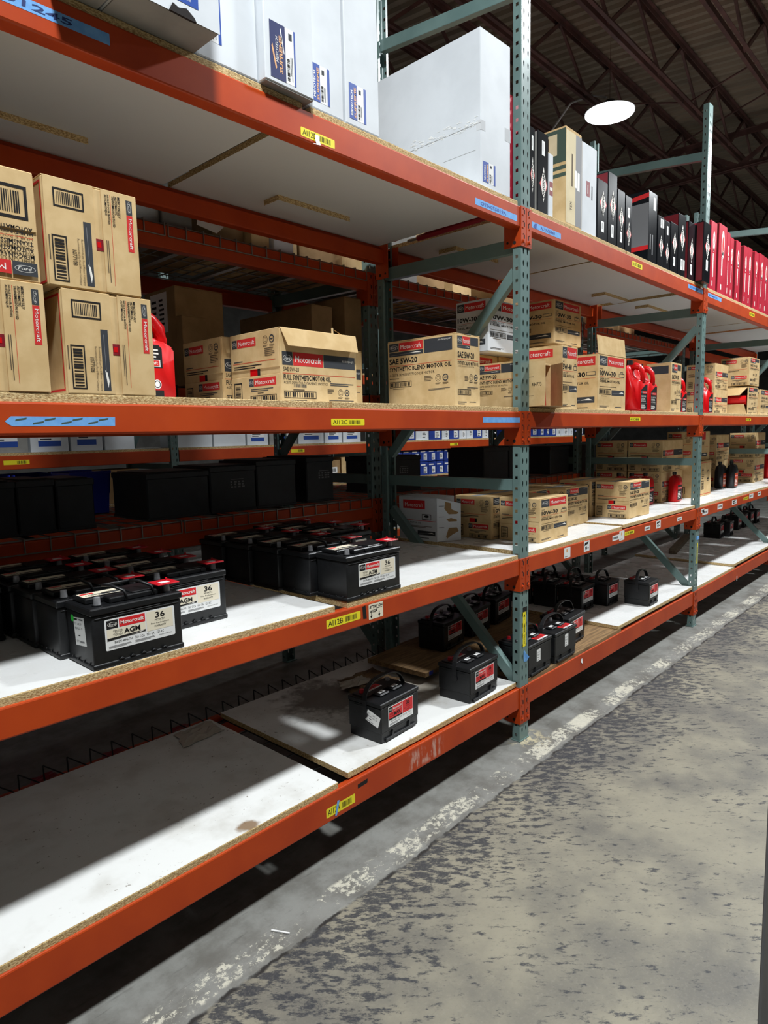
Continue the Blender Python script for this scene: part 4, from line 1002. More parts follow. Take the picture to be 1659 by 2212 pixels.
# ---- second shelf, second bay
Z2 = 35.32
c = carton('white oil carton with torn tape marks, second shelf', 6.0, 10.2, 9.1, (2.5, 20.9, Z2), 0, 'carton_white', tape=False,
           left=('wl', lambda w, h: Dec().rect(w*.12, h*.72, w*.58, h*.2, 'label_red').text('Motorcraft', w*.17, h*.765, w*.48, h*.09, 'white_ink', 1).frame(w*.62, h*.48, w*.24, h*.13, h*.014, 'ink', 1).ell(w*.74, h*.56, w*.06, h*.03, 'ink', 1).rect(w*.02, h*.45, w*.96, h*.012, 'label_red', 1).text('MOTOR OIL', w*.3, h*.385, w*.3, h*.04, 'ink', 1).car(w*.5, h*.13, w*.46, h*.1).greek(w*.2, h*.3, w*.7, h*.05, 2, 'soft_ink').greek(w*.5, h*.06, w*.4, h*.03, 1, 'ink')))
flapq('open_flap', [(0, 0, .1), (4.2, -2.9, .25), (4.2, -2.9, 7.8), (0, 0, 9.0)], None, c, 'carton_white')
p_wf = lambda w, h: Dec().poly([(w*.35, h*.97), (w*.6, h*.93), (w*.62, h*.78), (w*.92, h*.7), (w*.85, h*.66), (w*.5, h*.66), (w*.32, h*.8)], 'kraft_dark', 0).poly([(w*.4, h*.54), (w*.6, h*.57), (w*.85, h*.52), (w*.85, h*.48), (w*.5, h*.48)], 'kraft_dark', 0).poly([(w*.5, h*.33), (w*.85, h*.33), (w*.92, h*.24), (w*.6, h*.14), (w*.42, h*.06), (w*.38, h*.12)], 'kraft_dark', 0).greek(w*.08, h*.86, w*.3, h*.02, 1, 'slate').greek(w*.08, h*.6, w*.3, h*.02, 1, 'slate').greek(w*.08, h*.34, w*.3, h*.02, 1, 'slate')
obj('flap_marks', p_wf(5.0, 8.4).mesh('flap_marks', Vector((0, 0, .1))+Vector((-.57, -.82, 0))*.11, Vector((4.2, -2.9, 0)).normalized(), (0, 0, 1), (-.57, -.82, 0)), c)
GB = 'kraft oil cartons on the second shelf, second bay'
carton('kraft carton of 10W-30 oil seen both sides of the middle post', 11.6, 9.4, 8.8, (13.1, 3.5, Z2), 0, flaps='left', front=DF, left=SS, group=GB, tape=False)
carton('kraft carton directly behind the one at the middle post, second shelf', 11.6, 9.2, 8.9, (11.1, 13.4, Z2), 0, flaps='left', front=DF, left=SS, group=GB)
carton('kraft carton of blend oil right behind the 10W-30 carton, one end in view', 11.4, 9, 9.0, (35.4, 9.6, Z2), 0, front=BL, left=SS, group=GB)
carton('kraft carton farther back in the row behind the blend oil carton', 11.4, 9, 9.0, (35.0, 19.2, Z2), 0, front=BL, left=SS, group=GB)
carton('kraft carton deep in shade behind the second carton from the middle post', 11.4, 9, 8.9, (22.9, 13.6, Z2), 0, front=BL, left=SS, group=GB)
carton('lit kraft carton with red window between two flaps, second shelf', 12.8, 8.8, 9.0, (55.5, 3.2, 35.62), 0, flaps='left', front=BL, left=SS, group=GB)
carton('kraft carton behind the lit one with the red window, second shelf', 12.8, 8.8, 9.0, (54.5, 12.6, 35.62), 0, flaps='left', front=BL, left=SS, group=GB)
# stack seen through the second upright frame
GC = 'kraft cartons stacked two high beyond the second upright'
for k, nm in enumerate(('lower', 'upper')):
    carton('%s kraft carton of the front pile beyond the second upright' % nm, 17.5, 10.4, 9.25, (98.3, 11.2, Z2+9.3*k), 0, flaps='left', front=SY, left=SS, group=GC)
    carton('%s kraft carton of the shaded rear pile beyond the second upright' % nm, 17.5, 10, 9.25, (98.3, 22, Z2+9.3*k), 0, flaps='left', front=SY, left=SS, group=GC)
carton('kraft carton with red border lines standing right of the second upright', 16.2, 8, 11.4, (116.1, 7.6, Z2), 0, front=('rb', lambda w, h: Dec().rect(0, h*.94, w, h*.02, 'line_red').rect(0, h*.05, w, h*.02, 'line_red').ring(w*.8, h*.6, w*.07, w*.1, w*.02, 'ink', 1).greek(w*.75, h*.42, w*.12, h*.1, 3, 'ink').code(w*.4, h*.2, w*.16, h*.24, seed=5, horiz=True).poly([(w*.42, h*.72), (w*.54, h*.72), (w*.48, h*.82)], 'soft_ink', 1).greek(w*.42, h*.5, w*.13, h*.2, 4, 'soft_ink')), left=('rl', lambda w, h: Dec().rect(w*.15, h*.4, w*.3, h*.5, 'slate').code(w*.15, h*.1, w*.5, h*.2)), tape=False)
carton('kraft carton on top of the one with red border lines', 16.2, 8, 9.4, (116.3, 8.4, Z2+11.5), 0, front=('mv', lambda w, h: Dec().rect(w*.03, h*.72, w*.7, h*.26, 'red_ink').text('MERCON LV', w*.05, h*.52, w*.6, h*.12, 'ink', 1, bold=.03).car(w*.05, h*.14, w*.8, h*.12).rect(w*.05, h*.46, w*.85, h*.01, 'line_red')), left=SS, tape=False)
GD = 'kraft cartons in piles far along the second shelf'
for k, nm in enumerate(('lower', 'upper')):
    carton('%s kraft carton of the narrow pile behind the black bottles' % nm, 15.5, 9, 9.6, (162.3, 14.9, Z2+9.65*k), 0, front=SY, left=SS, group=GD)
    carton('%s kraft carton of the pile right of the black bottles' % nm, 15, 9.4, 9.8, (190.7, 8.9, Z2+9.85*k), 0, flaps='left', front=SY, left=SS, group=GD)

# ---- top shelf, nearest bay: tall white cartons
ZD = 96.02
GW = 'tall white suspension-part cartons on the top shelf'
def tall(label, x0, x1, y0, dep, h, lab=None, z=ZD, style=0, rot=0, lw=5.4, lh=7.0, lx=1.0, lz=1.4):
    w = x1-x0-.12
    t = thing('white_carton', label, 'box', (x0, y0, z), rot, GW)
    mb = MB(); mb.box(0, 0, .12, w, dep, h, 'carton_white', .12); mb.build('carton_body', t)
    mb = MB(); mb.box(.1, .1, 0, w-.1, dep/2-.06, .12, 'grey_carton'); mb.box(.1, dep/2+.06, 0, w-.1, dep-.1, .12, 'grey_carton'); mb.build('bottom_flap', t)
    if lab:
        p_mevo(lw, lh, style).front('printed_label', t, 0, lx, lz)
    mb = MB(); mb.box(w*.35, -.02, h*.62, w*.62, 0, h*.72, 'clear_tape'); mb.box(-.02, -.02, h*.55, .8, .4, h*.65, 'clear_tape'); mb.build('packing_tape', t)
    return t
t = tall('white carton overhanging the top beam at the upper left, underside showing', -71.6, -61.9, -4.2, 22, 34)
mb = MB(); mb.box(-.02, -.03, 0, 9.6, 0, 34, 'carton_white'); mb.build('front_panel', t)
d = Dec(); d.rect(0, 0, 3.6, 4.6, 'label_white', 0); d.rect(0, 0, 3.6, 1.05, 'blue', 1); d.text('www.mevotech.com', 1.0, .35, 1.8, .3, 'label_white', 2); d.bars(2.3, 1.4, 1.0, .8, 'ink', 2, 7); d.rect(2.5, 2.4, .7, .7, 'slate', 2); d.greek(.3, 1.3, 1.6, .9, 3, 'slate', 2); d.rect(0, 3.4, 3.6, 1.2, 'blue', 1); d.text('SUPREME', .4, 3.7, 2.6, .6, 'orange_swash', 2)
d.front('printed_label', t, -.03, 3.7, 1.2)
mb = MB(); mb.prism([(4.2, 0), (4.6, .75), (5.2, .55), (6.0, .8), (6.8, .3), (7.0, -.02), (6.4, -.05)], -.1, .15, 'dark_slot', 'y'); mb.build('torn_hole', t)
tall('white carton at the far upper left corner, seam beside the overhanging one', -76.4, -71.7, -4.0, 22, 34)
tall('white carton at the very left end of the top shelf, set back', -90.5, -76.6, .4, 22, 34)
tall('white carton tucked behind the overhanging one, with a rounded blue label', -61.7, -54.0, .3, 26, 34, 1, lw=2.6, lh=4.6, lx=.4, lz=2.0)
tall('white carton with a navy sideways label, overhanging the board a little', -54.0, -46.9, -.9, 26, 34, 1, style=1, lw=3.6, lh=5.8, lx=.7, lz=.6)
tall('white carton with a blue sideways label, second from the big carton', -46.7, -40.9, .4, 26, 34, 1, lw=2.9, lh=4.2, lx=.5, lz=1.0)
tall('white carton with a blue sideways label, next to the big carton', -40.6, -34.4, .4, 26, 34, 1, lw=3.0, lh=4.2, lx=.6, lz=.9)
t = thing('white_carton', 'biggest white carton, taped across its side, left of the middle post', 'box', (-10.9, .6, ZD), -1.5, GW)
mb = MB(); mb.box(0, 0, 0, 8.2, 22.5, 23.4, 'carton_white', .12); mb.build('carton_body', t)
mb = MB(); mb.box(-.03, 0, 9.4, 0, 18.5, 9.46, 'grey_carton')
R = random.Random(4)
for k in range(70):
    y = R.uniform(.3, 15); z = 9.9+R.uniform(-.9, .9); L = R.uniform(.15, .8); mb.box(-.035, y, z, 0, y+L, z+R.uniform(.06, .2), 'label_white')
mb.box(-.03, 1.0, 5.6, 0, 7.5, 5.62, 'grey_carton'); mb.build('side_tape', t)
mb = MB(); mb.box(-.02, -.02, 8.4, 1.2, .9, 9.9, 'clear_tape'); mb.box(6.6, -.02, 8.6, 8.22, .8, 10.6, 'clear_tape'); mb.build('corner_tape', t)
p_mevo(3.4, 3.1).front('printed_label', t, 0, .5, .8)
carton('red carton standing behind the middle post on the top shelf', 5.2, 20, 18, (-1.9, 2.4, ZD), 0, 'carton_red', tape=False)

# ---- top shelf, second bay: tall thin cartons
GK = 'tall black engine-part cartons on the top shelf'
def slim(label, x0, x1, zt, y0=.5, dep=20, mat='carton_black', pr=None, side=None, cat='box', name='black_carton', group=GK, lean=0):
    w = max(x1-x0-.1, .5); h = zt-ZD
    t = thing(name, label, cat, (x0, y0, ZD), 0, group)
    mb = MB(); mb.box(0, 0, 0, w, dep, h, mat, .1); mb.build('carton_body', t)
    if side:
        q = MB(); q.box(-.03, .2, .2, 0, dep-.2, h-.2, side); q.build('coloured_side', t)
    q = MB(); q.box(.08, .1, h, w-.08, dep*.5-.05, h+.07, mat); q.box(.08, dep*.5+.05, h, w-.08, dep-.1, h+.07, mat); q.build('top_flap', t)
    if pr: pr(w, h).front('printed_face', t)
    return t
PO = lambda zc, st=None, two=False: (lambda w, h: p_original(w, h, zc, st, two))
slim('black carton hugging the middle post, mostly hidden by it', 3.6, 5.6, 109.4, pr=PO(.42, .72))
slim('black carton with diamond badge left of the green and brown carton', 6.4, 10.2, 109.6, pr=PO(.36, .72), side='grey_carton')
slim('thin white carton with a red badge behind the first black carton', 10.4, 12.0, 106.8, mat='carton_white', name='white_carton', pr=lambda w, h: Dec().rect(w*.1, h*.34, w*.8, h*.22, 'dark_red', 0).rect(w*.2, h*.42, w*.6, h*.05, 'white_ink', 1))
t = slim('green and brown tall carton, the tallest past the middle post', 16.6, 23.0, 113.4, mat='kraft', name='printed_carton', dep=22, group=None, pr=lambda w, h: Dec().rect(w*.02, h*.02, w*.60, h*.95, 'carton_beige', 0).rect(w*.62, h*.02, w*.38, h*.95, 'carton_grey', 0).text('TEK', w*.40, h*.16, h*.10, w*.12, 'ink', 1, rot=90).greek(w*.36, h*.3, w*.16, h*.45, 1, 'soft_ink', 1, rot=True).rect(w*.56, h*.42, w*.14, h*.18, 'label_white', 1).rect(w*.74, h*.40, w*.14, h*.19, 'label_white', 1))
d = Dec(); d.rect(0, 11.2, 22, 5.9, 'carton_green', 0); d.poly([(0, 9.9), (22, 9.9), (22, 10.6), (0, 10.4)], 'carton_green', 0); d.poly([(0, 8.6), (22, 8.6), (22, 9.3), (0, 9.2)], 'carton_green', 0); d.rect(17, 12.6, 3.2, 3.8, 'carton_beige', 1); d.greek(17.6, 13, 2, 3, 1, 'soft_ink', 2, rot=True)
d.left('printed_side', t, 22)
t = slim('white slab carton with a small dark label, right of the green carton', 23.3, 29.6, 112.6, mat='carton_white', name='white_carton', group=None, pr=lambda w, h: Dec().rect(w*.28, h*.42, w*.24, h*.17, 'dark_red', 0).rect(w*.36, h*.45, w*.05, h*.1, 'white_ink', 1).rect(w*.64, h*.40, w*.07, h*.16, 'slate', 0))
slim('black carton with a torn top, first of the black row', 30.1, 34.8, 107.6, pr=PO(.62, .14))
slim('black carton with a red side, second and tallest of the black row', 35.0, 39.3, 110.2, pr=PO(.55, .10), side='dark_red')
slim('black carton, third of the black row', 39.6, 43.4, 107.9, pr=PO(.52, .11))
slim('black carton with a high sticker, fourth of the black row', 43.7, 47.2, 107.6, pr=lambda w, h: p_original(w, h, .33, .62))
t = slim('large grey, red and black carton picturing an engine', 56.4, 61.6, 111.7, dep=13, name='picture_carton', group=None, pr=lambda w, h: Dec().rect(w*.55, h*.76, w*.25, h*.18, 'label_white', 0).greek(w*.2, h*.1, w*.5, h*.3, 2, 'grey_ink', 0, rot=True))
d = Dec(); d.rect(0, 3.4, 13, 9.6, 'carton_grey', 0); d.poly([(2, 13), (6, 12.2), (8, 13.6), (13, 14.2), (13, 15.2), (8, 14.6), (6, 13.2), (2, 14)], 'label_red', 1); d.poly([(0, 3.2), (5, 3.4), (8, 2.6), (13, 2.6), (13, 3.6), (8, 3.6), (5, 4.4), (0, 4.2)], 'label_red', 1)
d.ell(3.6, 9.6, 2.6, 2.2, 'ink', 1); d.ell(3.2, 9.9, 1.2, 1.0, 'grey_ink', 2); d.ell(2.4, 7.4, 1.3, 1.2, 'ink', 1); d.ell(2.2, 7.6, .5, .5, 'grey_ink', 2); d.left('printed_side', t, 13)
for x0, x1, zt, zc, st, two, lab, side in ((62.3, 66.4, 107.5, .42, .78, True, 'fifth in row, twin white stickers', None), (66.6, 70.2, 107.3, .34, .72, False, 'sixth in row', None), (70.7, 75.6, 107.8, .6, .14, False, 'seventh in row', None),
                                   (75.9, 81.2, 111.0, .62, .10, True, 'eighth in row, dark red side', 'dark_red'), (83.2, 87.9, 110.6, .52, .10, False, 'ninth in row', 'dark_red'), (88.1, 92.0, 110.6, .50, .08, False, 'tenth in row', None)):
    slim('black carton with diamond badge, '+lab, x0, x1, zt, pr=PO(zc, st, two), side=side)
slim('black carton pushed out over the beam in front of the second upright', 88.4, 94.3, 111.2, y0=-1.6, dep=2.0, pr=PO(.6, .2), side='dark_red')
GR = 'red engine-part cartons in a row on the top shelf'
for k, (x0, x1, zt, lab) in enumerate(((101.2, 106.3, 114.6, 'first past the second upright'), (108.3, 115.6, 115.4, 'second and widest'), (115.9, 118.8, 114.4, 'third'), (119.1, 122.6, 113.6, 'fourth, a bit lower'), (125.2, 129.8, 113.9, 'fifth'), (133.7, 137.7, 113.9, 'sixth'),
                                       (138.0, 142.8, 114.2, 'seventh'), (146, 150.2, 114.4, 'eighth'), (152.3, 157.6, 114.8, 'ninth'), (158.2, 163.4, 114.7, 'tenth'), (164, 169, 114.5, 'eleventh'), (171, 176, 114.8, 'twelfth'), (177, 183, 114.6, 'thirteenth'))):
    slim('red carton with white lettering, %s in the red row' % lab, x0, x1, zt, mat='carton_red', name='red_carton', group=GR, side='dark_red' if k in (1, 4, 5, 7) else None, pr=lambda w, h, k=k: p_red(w, h, k))

# ================================================================== batteries
def bevel_mesh(me, off, seg=2, ang=30):
    bm = bmesh.new(); bm.from_mesh(me)
    ed = [e for e in bm.edges if len(e.link_faces) == 2 and e.calc_face_angle(0) > math.radians(ang)]
    bmesh.ops.bevel(bm, geom=ed, offset=off*U, segments=seg, affect='EDGES', clamp_overlap=True)
    bm.to_mesh(me); bm.free()
    me.polygons.foreach_set('use_smooth', [True]*len(me.polygons))
    return me
def p_agm():
    w, h = 7.4, 3.1; d = Dec(); d.rrect(0, 0, w, h, .15, 'label_white', 0)
    d.rect(.18, 2.12, 1.15, .84, 'ink', 1); d.ring(.755, 2.54, .48, .22, .03, 'white_ink', 2); d.text('Ford', .42, 2.42, .66, .24, 'white_ink', 2, shear=.25)
    d.rect(1.45, 2.12, 2.7, .84, 'label_red', 1); d.text('Motorcraft', 1.6, 2.36, 2.4, .38, 'white_ink', 2, bold=.02)
    d.rect(.18, 1.2, 3.97, .86, 'label_cream', 1); d.text('TESTED', .8, 1.66, .95, .24, 'ink', 2); d.text('TOUGH', .8, 1.32, .95, .24, 'ink', 2); d.text('AGM', 1.9, 1.36, 1.7, .54, 'ink', 2, bold=.03)
    d.poly([(.18, .95), (4.15, 1.12), (4.15, 1.3), (.18, 1.18)], 'ink', 2); d.poly([(2.6, 1.12), (3.4, 1.18), (3.7, 1.27), (4.0, 1.2), (3.2, 1.14)], 'white_ink', 3)
    d.rect(4.3, .98, 2.9, 1.98, 'label_cream', 1); d.text('36', 5.25, 2.2, 1.05, .62, 'ink', 2, bold=.02); d.text('MONTH', 5.2, 1.88, 1.1, .22, 'ink', 2); d.text('Free Replacement', 4.75, 1.55, 2.0, .22, 'ink', 2); d.text('WARRANTY', 5.1, 1.26, 1.3, .2, 'ink', 2)
    d.text('BAGM-48H6-760   760 CCA   950 CA   120 RC', .9, .58, 5.2, .26, 'ink', 1); d.greek(.3, .18, 2.4, .26, 3, 'grey_ink', 1); d.greek(3.0, .2, 2.2, .26, 3, 'grey_ink', 1); d.text('motorcraft.com', 5.6, .3, 1.4, .14, 'ink', 1)
    return d
P_AGM = p_agm().mesh('front_label', (0, 0, 0), (1, 0, 0), (0, 0, 1), (0, -1, 0))
P_AGMTOP = Dec().rect(0, 0, 4.4, 1.9, 'label_cream', 0).rect(.2, 1.2, 1.3, .5, 'label_red', 1).rect(1.6, .2, 2.6, .5, 'slate', 1).text('AGM', .3, .3, 1.1, .5, 'ink', 1).mesh('top_label', (0, 0, 0), (1, 0, 0), (0, 1, 0), (0, 0, 1))
def agm_parts(w=9.5, d=5.9):
    out = []
    mb = MB(); mb.box(0, .1, .3, w, d-.1, 5.35, 'black', .12); mb.box(-.1, .0, 0, w+.1, d, .55, 'black', .1)
    for k in range(5): mb.prism([(2.4+k*1.15, .55), (2.75+k*1.15, .78), (3.1+k*1.15, .55)], -.06, .12, 'black', 'y')
    for k in range(4): mb.box(-.16, .8+k*1.3, .5, 0, 1.0+k*1.3, .68, 'black')
    mb.box(.3, .03, 4.95, w-.3, .1, 5.05, 'black_lid'); mb.box(2.4, .0, 5.16, w-2.4, .1, 5.26, 'black_lid')
    out.append(('battery_case', bevel_mesh(mb.mesh('battery_case'), .03, 1)))
    mb = MB(); mb.box(-.12, -.06, 5.35, w+.12, d+.06, 6.05, 'black_lid', .12); out.append(('lid', mb.mesh('lid')))
    mb = MB(); mb.box(.5, 2.3, 6.05, w-.4, d-.5, 6.62, 'black_lid', .1); mb.box(2.3, .9, 6.05, w-2.0, 2.4, 6.62, 'black_lid', .1); mb.box(w*.5, 1.2, 6.6, w*.5+2.4, 3.4, 6.75, 'black_lid', .06); mb.cyl(w*.42, .9, 6.33, .2, -.12, 'black_lid', 10, 'y'); mb.cyl(w*.72, .9, 6.33, .2, -.12, 'black_lid', 10, 'y'); out.append(('cover_block', mb.mesh('cover_block')))
    for nm, x in (('terminal', 1.15), ('terminal', w-1.0)):
        mb = MB(); mb.cyl(x, 1.15, 6.05, .52, .12, 'black_lid', 14); mb.cyl(x, 1.15, 6.15, .36, .75, 'lead', 14, r1=.3); out.append((nm, mb.mesh(nm)))
    mb = MB(); mb.box(w-2.3, .4, 6.95, w+.15, 2.7, 7.1, 'red_cap', .05); mb.box(w-1.7, .9, 7.08, w-.7, 1.6, 7.13, 'label_white'); mb.cyl(w-.4, 2.2, 7.1, .12, .25, 'red_cap', 8); out.append(('terminal_cover', mb.mesh('terminal_cover')))
    return out
AGM = agm_parts()
AGM2 = agm_parts(10.6, 6.1)
mb = MB()
for x in (4.0, 6.9): mb.tube([(x, .78, 6.35), (x-.15, 1.0, 7.1), (x-.8, 2.4, 7.5), (x-1.2, 3.6, 7.45)], .16, 'black_cap', 6)
mb.tube([(2.8, 3.6, 7.45), (5.7, 3.6, 7.45)], .16, 'black_cap', 6)
HANDLE = mb.mesh('carry_handle', smooth=True)
def agm(label, x, y, wide=False, handle=False, group=None, z=Z2, rot=0):
    t = thing('car_battery', label, 'battery', (x, y, z), rot, group)
    lid = None
    for nm, me in (AGM2 if wide else AGM):
        o = obj(nm, me, lid if nm in ('terminal', 'terminal_cover', 'cover_block') else t)
        if nm == 'lid': lid = o
    obj('front_label', P_AGM, t, (1.25 if not wide else 2.2, .1, 1.65)); obj('top_label', P_AGMTOP, t, (.7, 3.0, 6.62))
    if handle: obj('carry_handle', HANDLE, t)
    return t
GL, GRT = 'black flat-top batteries of the left block on the second shelf', 'black flat-top batteries of the right block on the second shelf'
ordn = ['front', 'second', 'third', 'fourth', 'fifth']
t = agm('black battery with green dot and white sticker, front left block', -76.5, .35, handle=True, group=GL)
d = Dec(); d.rect(0, 0, 2.5, 2.8, 'label_white', 0); d.text('TO   LOC: 39', .2, 2.05, 1.6, .22, 'ink', 1); d.text('FROM LOC: 39', .2, 1.6, 1.7, .22, 'ink', 1); d.rect(.8, .95, .45, .1, 'ink', 1); d.text('QTY', .3, .3, .6, .22, 'grey_ink', 1); d.rect(.1, 2.52, .8, .16, 'ink', 1); d.rect(1.3, 2.52, .9, .12, 'slate', 1); d.rect(1.1, .3, 1.0, .16, 'grey_ink', 1)
o = d.left('location_sticker', t, 0); o.location = Vector((0, 3.9, 1.9))*U; o.rotation_euler.x = math.radians(-6)
d = Dec(); d.ell(0, 0, .36, .36, 'green_dot', 1); o = d.left('round_sticker', t, 0); o.location = Vector((0, 4.4, 4.55))*U
for r in range(1, 5):
    agm('black battery, %s row of the left column in the left block' % ordn[r], -77.0-.25*r, .35+6.05*r, handle=(r == 1), group=GL)
for r in range(0, 4):
    agm('black battery, %s in the set-back right column of the left block' % ordn[r], -66.9-.1*r, 6.5+6.05*r, group=GL)
for r in range(3, 5):
    agm('black battery, %s row of the outer column, left block' % ordn[r], -87.8-.1*r, .35+6.05*r, group=GL)
agm('black battery with cream label, front of the right block on the second shelf', -42.9, .15, True, group=GRT)
for r in range(1, 5):
    agm('black battery, %s row of the left column in the right block' % ordn[r], -43.4-.55*r, .15+6.25*r, True, handle=(r == 1), group=GRT)
for r in range(0, 3):
    agm('black battery, %s of the right column at the rear of the right block' % ordn[r], -33.3-.5*r, 15.2+6.25*r, True, group=GRT)

def p_max():
    w, h = 6.2, 3.1; d = Dec(); d.rect(0, 0, w, h, 'label_white', 0)
    d.rect(.12, 2.2, .85, .78, 'ink', 1); d.ring(.545, 2.6, .32, .16, .03, 'white_ink', 2); d.text('Ford', .32, 2.52, .45, .17, 'white_ink', 2, shear=.25)
    d.rect(1.02, 2.2, 2.4, .78, 'label_red', 1); d.text('Motorcraft', 1.15, 2.42, 2.1, .34, 'white_ink', 2, bold=.02)
    d.rect(.12, 1.15, 3.3, 1.0, 'label_red', 1); d.text('TESTED', .35, 1.75, .9, .2, 'ink', 2); d.text('TOUGH', .35, 1.42, .9, .2, 'ink', 2); d.text('MAX', 1.4, 1.42, 1.6, .56, 'ink', 2, bold=.04)
    d.rect(.12, 1.0, 3.3, .22, 'ink', 2); d.rect(3.5, 1.0, 2.58, 1.98, 'label_red', 1); d.text('36', 4.35, 2.15, .95, .62, 'ink', 2, bold=.02); d.text('MONTH', 4.35, 1.85, .95, .2, 'ink', 2); d.text('Free Replacement', 3.9, 1.55, 1.8, .2, 'ink', 2); d.text('WARRANTY', 4.2, 1.24, 1.2, .2, 'ink', 2)
    d.text('BXT-65-850   850 CCA   1000 CA   140 RC', .6, .6, 5.0, .24, 'ink', 1); d.greek(.3, .15, 2.6, .34, 3, 'grey_ink', 1); d.text('motorcraft.com', 4.6, .25, 1.2, .13, 'ink', 1)
    return d
P_MAX = p_max().mesh('front_label', (0, 0, 0), (1, 0, 0), (0, 0, 1), (0, -1, 0))
def p_red_top(): return Dec().rect(0, 0, 3.9, 1.7, 'label_red', 0).rect(0, 0, 3.9, .45, 'label_white', 1).greek(.3, .7, 3.2, .7, 3, 'ink', 1).greek(.3, .12, 2.6, .2, 1, 'ink', 2).mesh('top_label', (0, 0, 0), (1, 0, 0), (0, 1, 0), (0, 0, 1))
P_RTOP = p_red_top()
def max_parts(w, d):
    out = []
    mb = MB(); mb.box(0, 0, 1.5, w, d, 5.5, 'black', .14); mb.box(.12, .12, 0, w-.12, d-.12, 1.7, 'black', .12); mb.box(w*.1, -.18, .15, w*.9, .15, .62, 'black', .05)
    for k in (.28, .72): mb.prism([(w*k-.25, .6), (w*k+.25, .6), (w*k, 1.5)], -.16, .14, 'black', 'y')
    mb.box(.25, -.03, 1.52, w-.25, .02, 1.62, 'black_lid'); mb.box(-.05, 1.2, 5.0, .05, d-1.2, 5.14, 'black_lid')
    out.append(('battery_case', mb.mesh('battery_case')))
    mb = MB(); mb.box(-.1, -.08, 5.5, w+.1, d+.08, 6.2, 'black_lid', .12); mb.box(w*.06, d*.52, 6.18, w*.94, d*.96, 6.36, 'black_lid', .08); out.append(('lid', mb.mesh('lid')))
    for k in (.36, .70):
        mb = MB(); mb.box(w*k-1.25, d*.26, 6.18, w*k+1.0, d*.52, 6.62, 'black_cap', .18); mb.box(w*k-.8, d*.34, 6.61, w*k-.2, d*.44, 6.64, 'label_white'); mb.box(w*k+.0, d*.34, 6.61, w*k+.5, d*.46, 6.64, 'label_white'); out.append(('vent_cap', mb.mesh('vent_cap')))
    for k, m in ((.18, 'red_cap'), (.86, 'lead')):
        mb = MB(); mb.cyl(w*k, d*.80, 6.3, .42, .55, m, 12, r1=.34); out.append(('terminal', mb.mesh('terminal')))
    mb = MB(); pts = []
    for k in range(17):
        a = math.pi*k/16; pts.append((w/2-(w/2+.16)*math.copysign(abs(math.cos(a))**.75, math.cos(a)), d*.47+.35*math.sin(a), 5.2+3.5*math.sin(a)**.8))
    pts = [(-.16, d*.47, 4.0)] + pts + [(w+.16, d*.47, 4.0)]
    mb.tube(pts, .38, 'black_cap', ry=.09, flat_up=(0, 1, .01)); mb.cyl(-.28, d*.47, 4.0, .55, .2, 'black_cap', 12, 'x'); mb.cyl(w+.08, d*.47, 4.0, .55, .2, 'black_cap', 12, 'x')
    out.append(('carry_strap', mb.mesh('carry_strap')))
    return out
MX = max_parts(9.3, 6.5); MS = max_parts(7.1, 6.5)
def maxb(label, x, y, z, rot=0, small=False, front=True, toplab=False, group=None, side=None, hs=1):
    t = thing('car_battery', label, 'battery', (x, y, z), rot, group)
    lid = None
    for nm, me in (MS if small else MX):
        o = obj(nm, me, lid if nm in ('vent_cap', 'terminal') else t)
        if nm == 'lid': lid = o
    if front:
        o = obj('front_label', P_MAX, t, (1.7, 0, 2.1))
        if small: o.location.x = .8*U; o.scale = (.88, 1, 1)
    if toplab: obj('top_label', P_RTOP, t, (4.6, .3, 6.21))
    else:
        o = obj('top_label', P_RTOP, t, (1.8, 4.4, 6.38)); o.scale = (1, .8, 1)
    if side: side(t)
    return t
GM = 'black batteries with arched carry straps on the lowest shelf'
def sticker(rot, loc, face='left', w=2.1, h=1.5):
    def f(t):
        d = Dec(); d.rrect(0, 0, w, h, .08, 'label_white', 0); d.text('TO   LOC: 39', w*.1, h*.68, w*.7, h*.12, 'ink', 1); d.text('FROM LOC: 39', w*.1, h*.46, w*.7, h*.12, 'ink', 1); d.rect(w*.25, h*.28, w*.2, h*.06, 'ink', 1); d.greek(w*.1, h*.08, w*.7, h*.1, 1, 'grey_ink', 1)
        o = d.left('location_sticker', t, 0) if face == 'left' else d.front('location_sticker', t)
        o.location = Vector(loc)*U
        if face == 'left': o.rotation_euler.x = math.radians(rot)
        else: o.rotation_euler.y = math.radians(rot)
    return f
ZA1, ZA2 = 11.47, 12.02
maxb('black battery with arched strap and white sticker, lowest shelf', -34.4, 2.7, ZA1, 3.5, group=GM, side=sticker(18, (0, 3.1, 3.2), w=2.6, h=1.8))
maxb('black battery with dusty top, just left of the middle post', -13.9, 1.2, ZA1, 3.5, group=GM)
maxb('black battery with red top label, right beside the middle post', 3.4, .2, 11.2, 2, front=False, toplab=True, group=GM, side=sticker(0, (3.2, 0, 2.4), 'front', 1.5, 2.3))
maxb('black battery with red post and white sticker, second from the middle post', 13.4, .1, 11.2, 1.5, front=False, toplab=True, group=GM, side=sticker(0, (4.2, 0, 2.6), 'front', 1.5, 2.5))
maxb('black battery with red-white label behind the red-post one', 24.6, 3.0, 11.2, 5, group=GM)
maxb('small black battery standing apart near the second upright, lowest shelf', 64.7, 1.4, ZA2, 1.5, small=True, group=GM)
maxb('black battery in shade just left of the small separate one', 58.6, 9.6, ZA2, 1, small=True, group=GM)
for r in (1, 2): maxb('black battery in shade, %s of the dark row behind the small separate one' % ordn[r+1], 57.8-r*.6, 9.6+7.2*r, ZA2, 1, small=True, group=GM)
for r in range(3): maxb('black battery in the dark, %s of the row left of the shaded ones' % ordn[r], 49.5-r*.5, 12.2+7.0*r, ZA2, 1, small=True, group=GM)
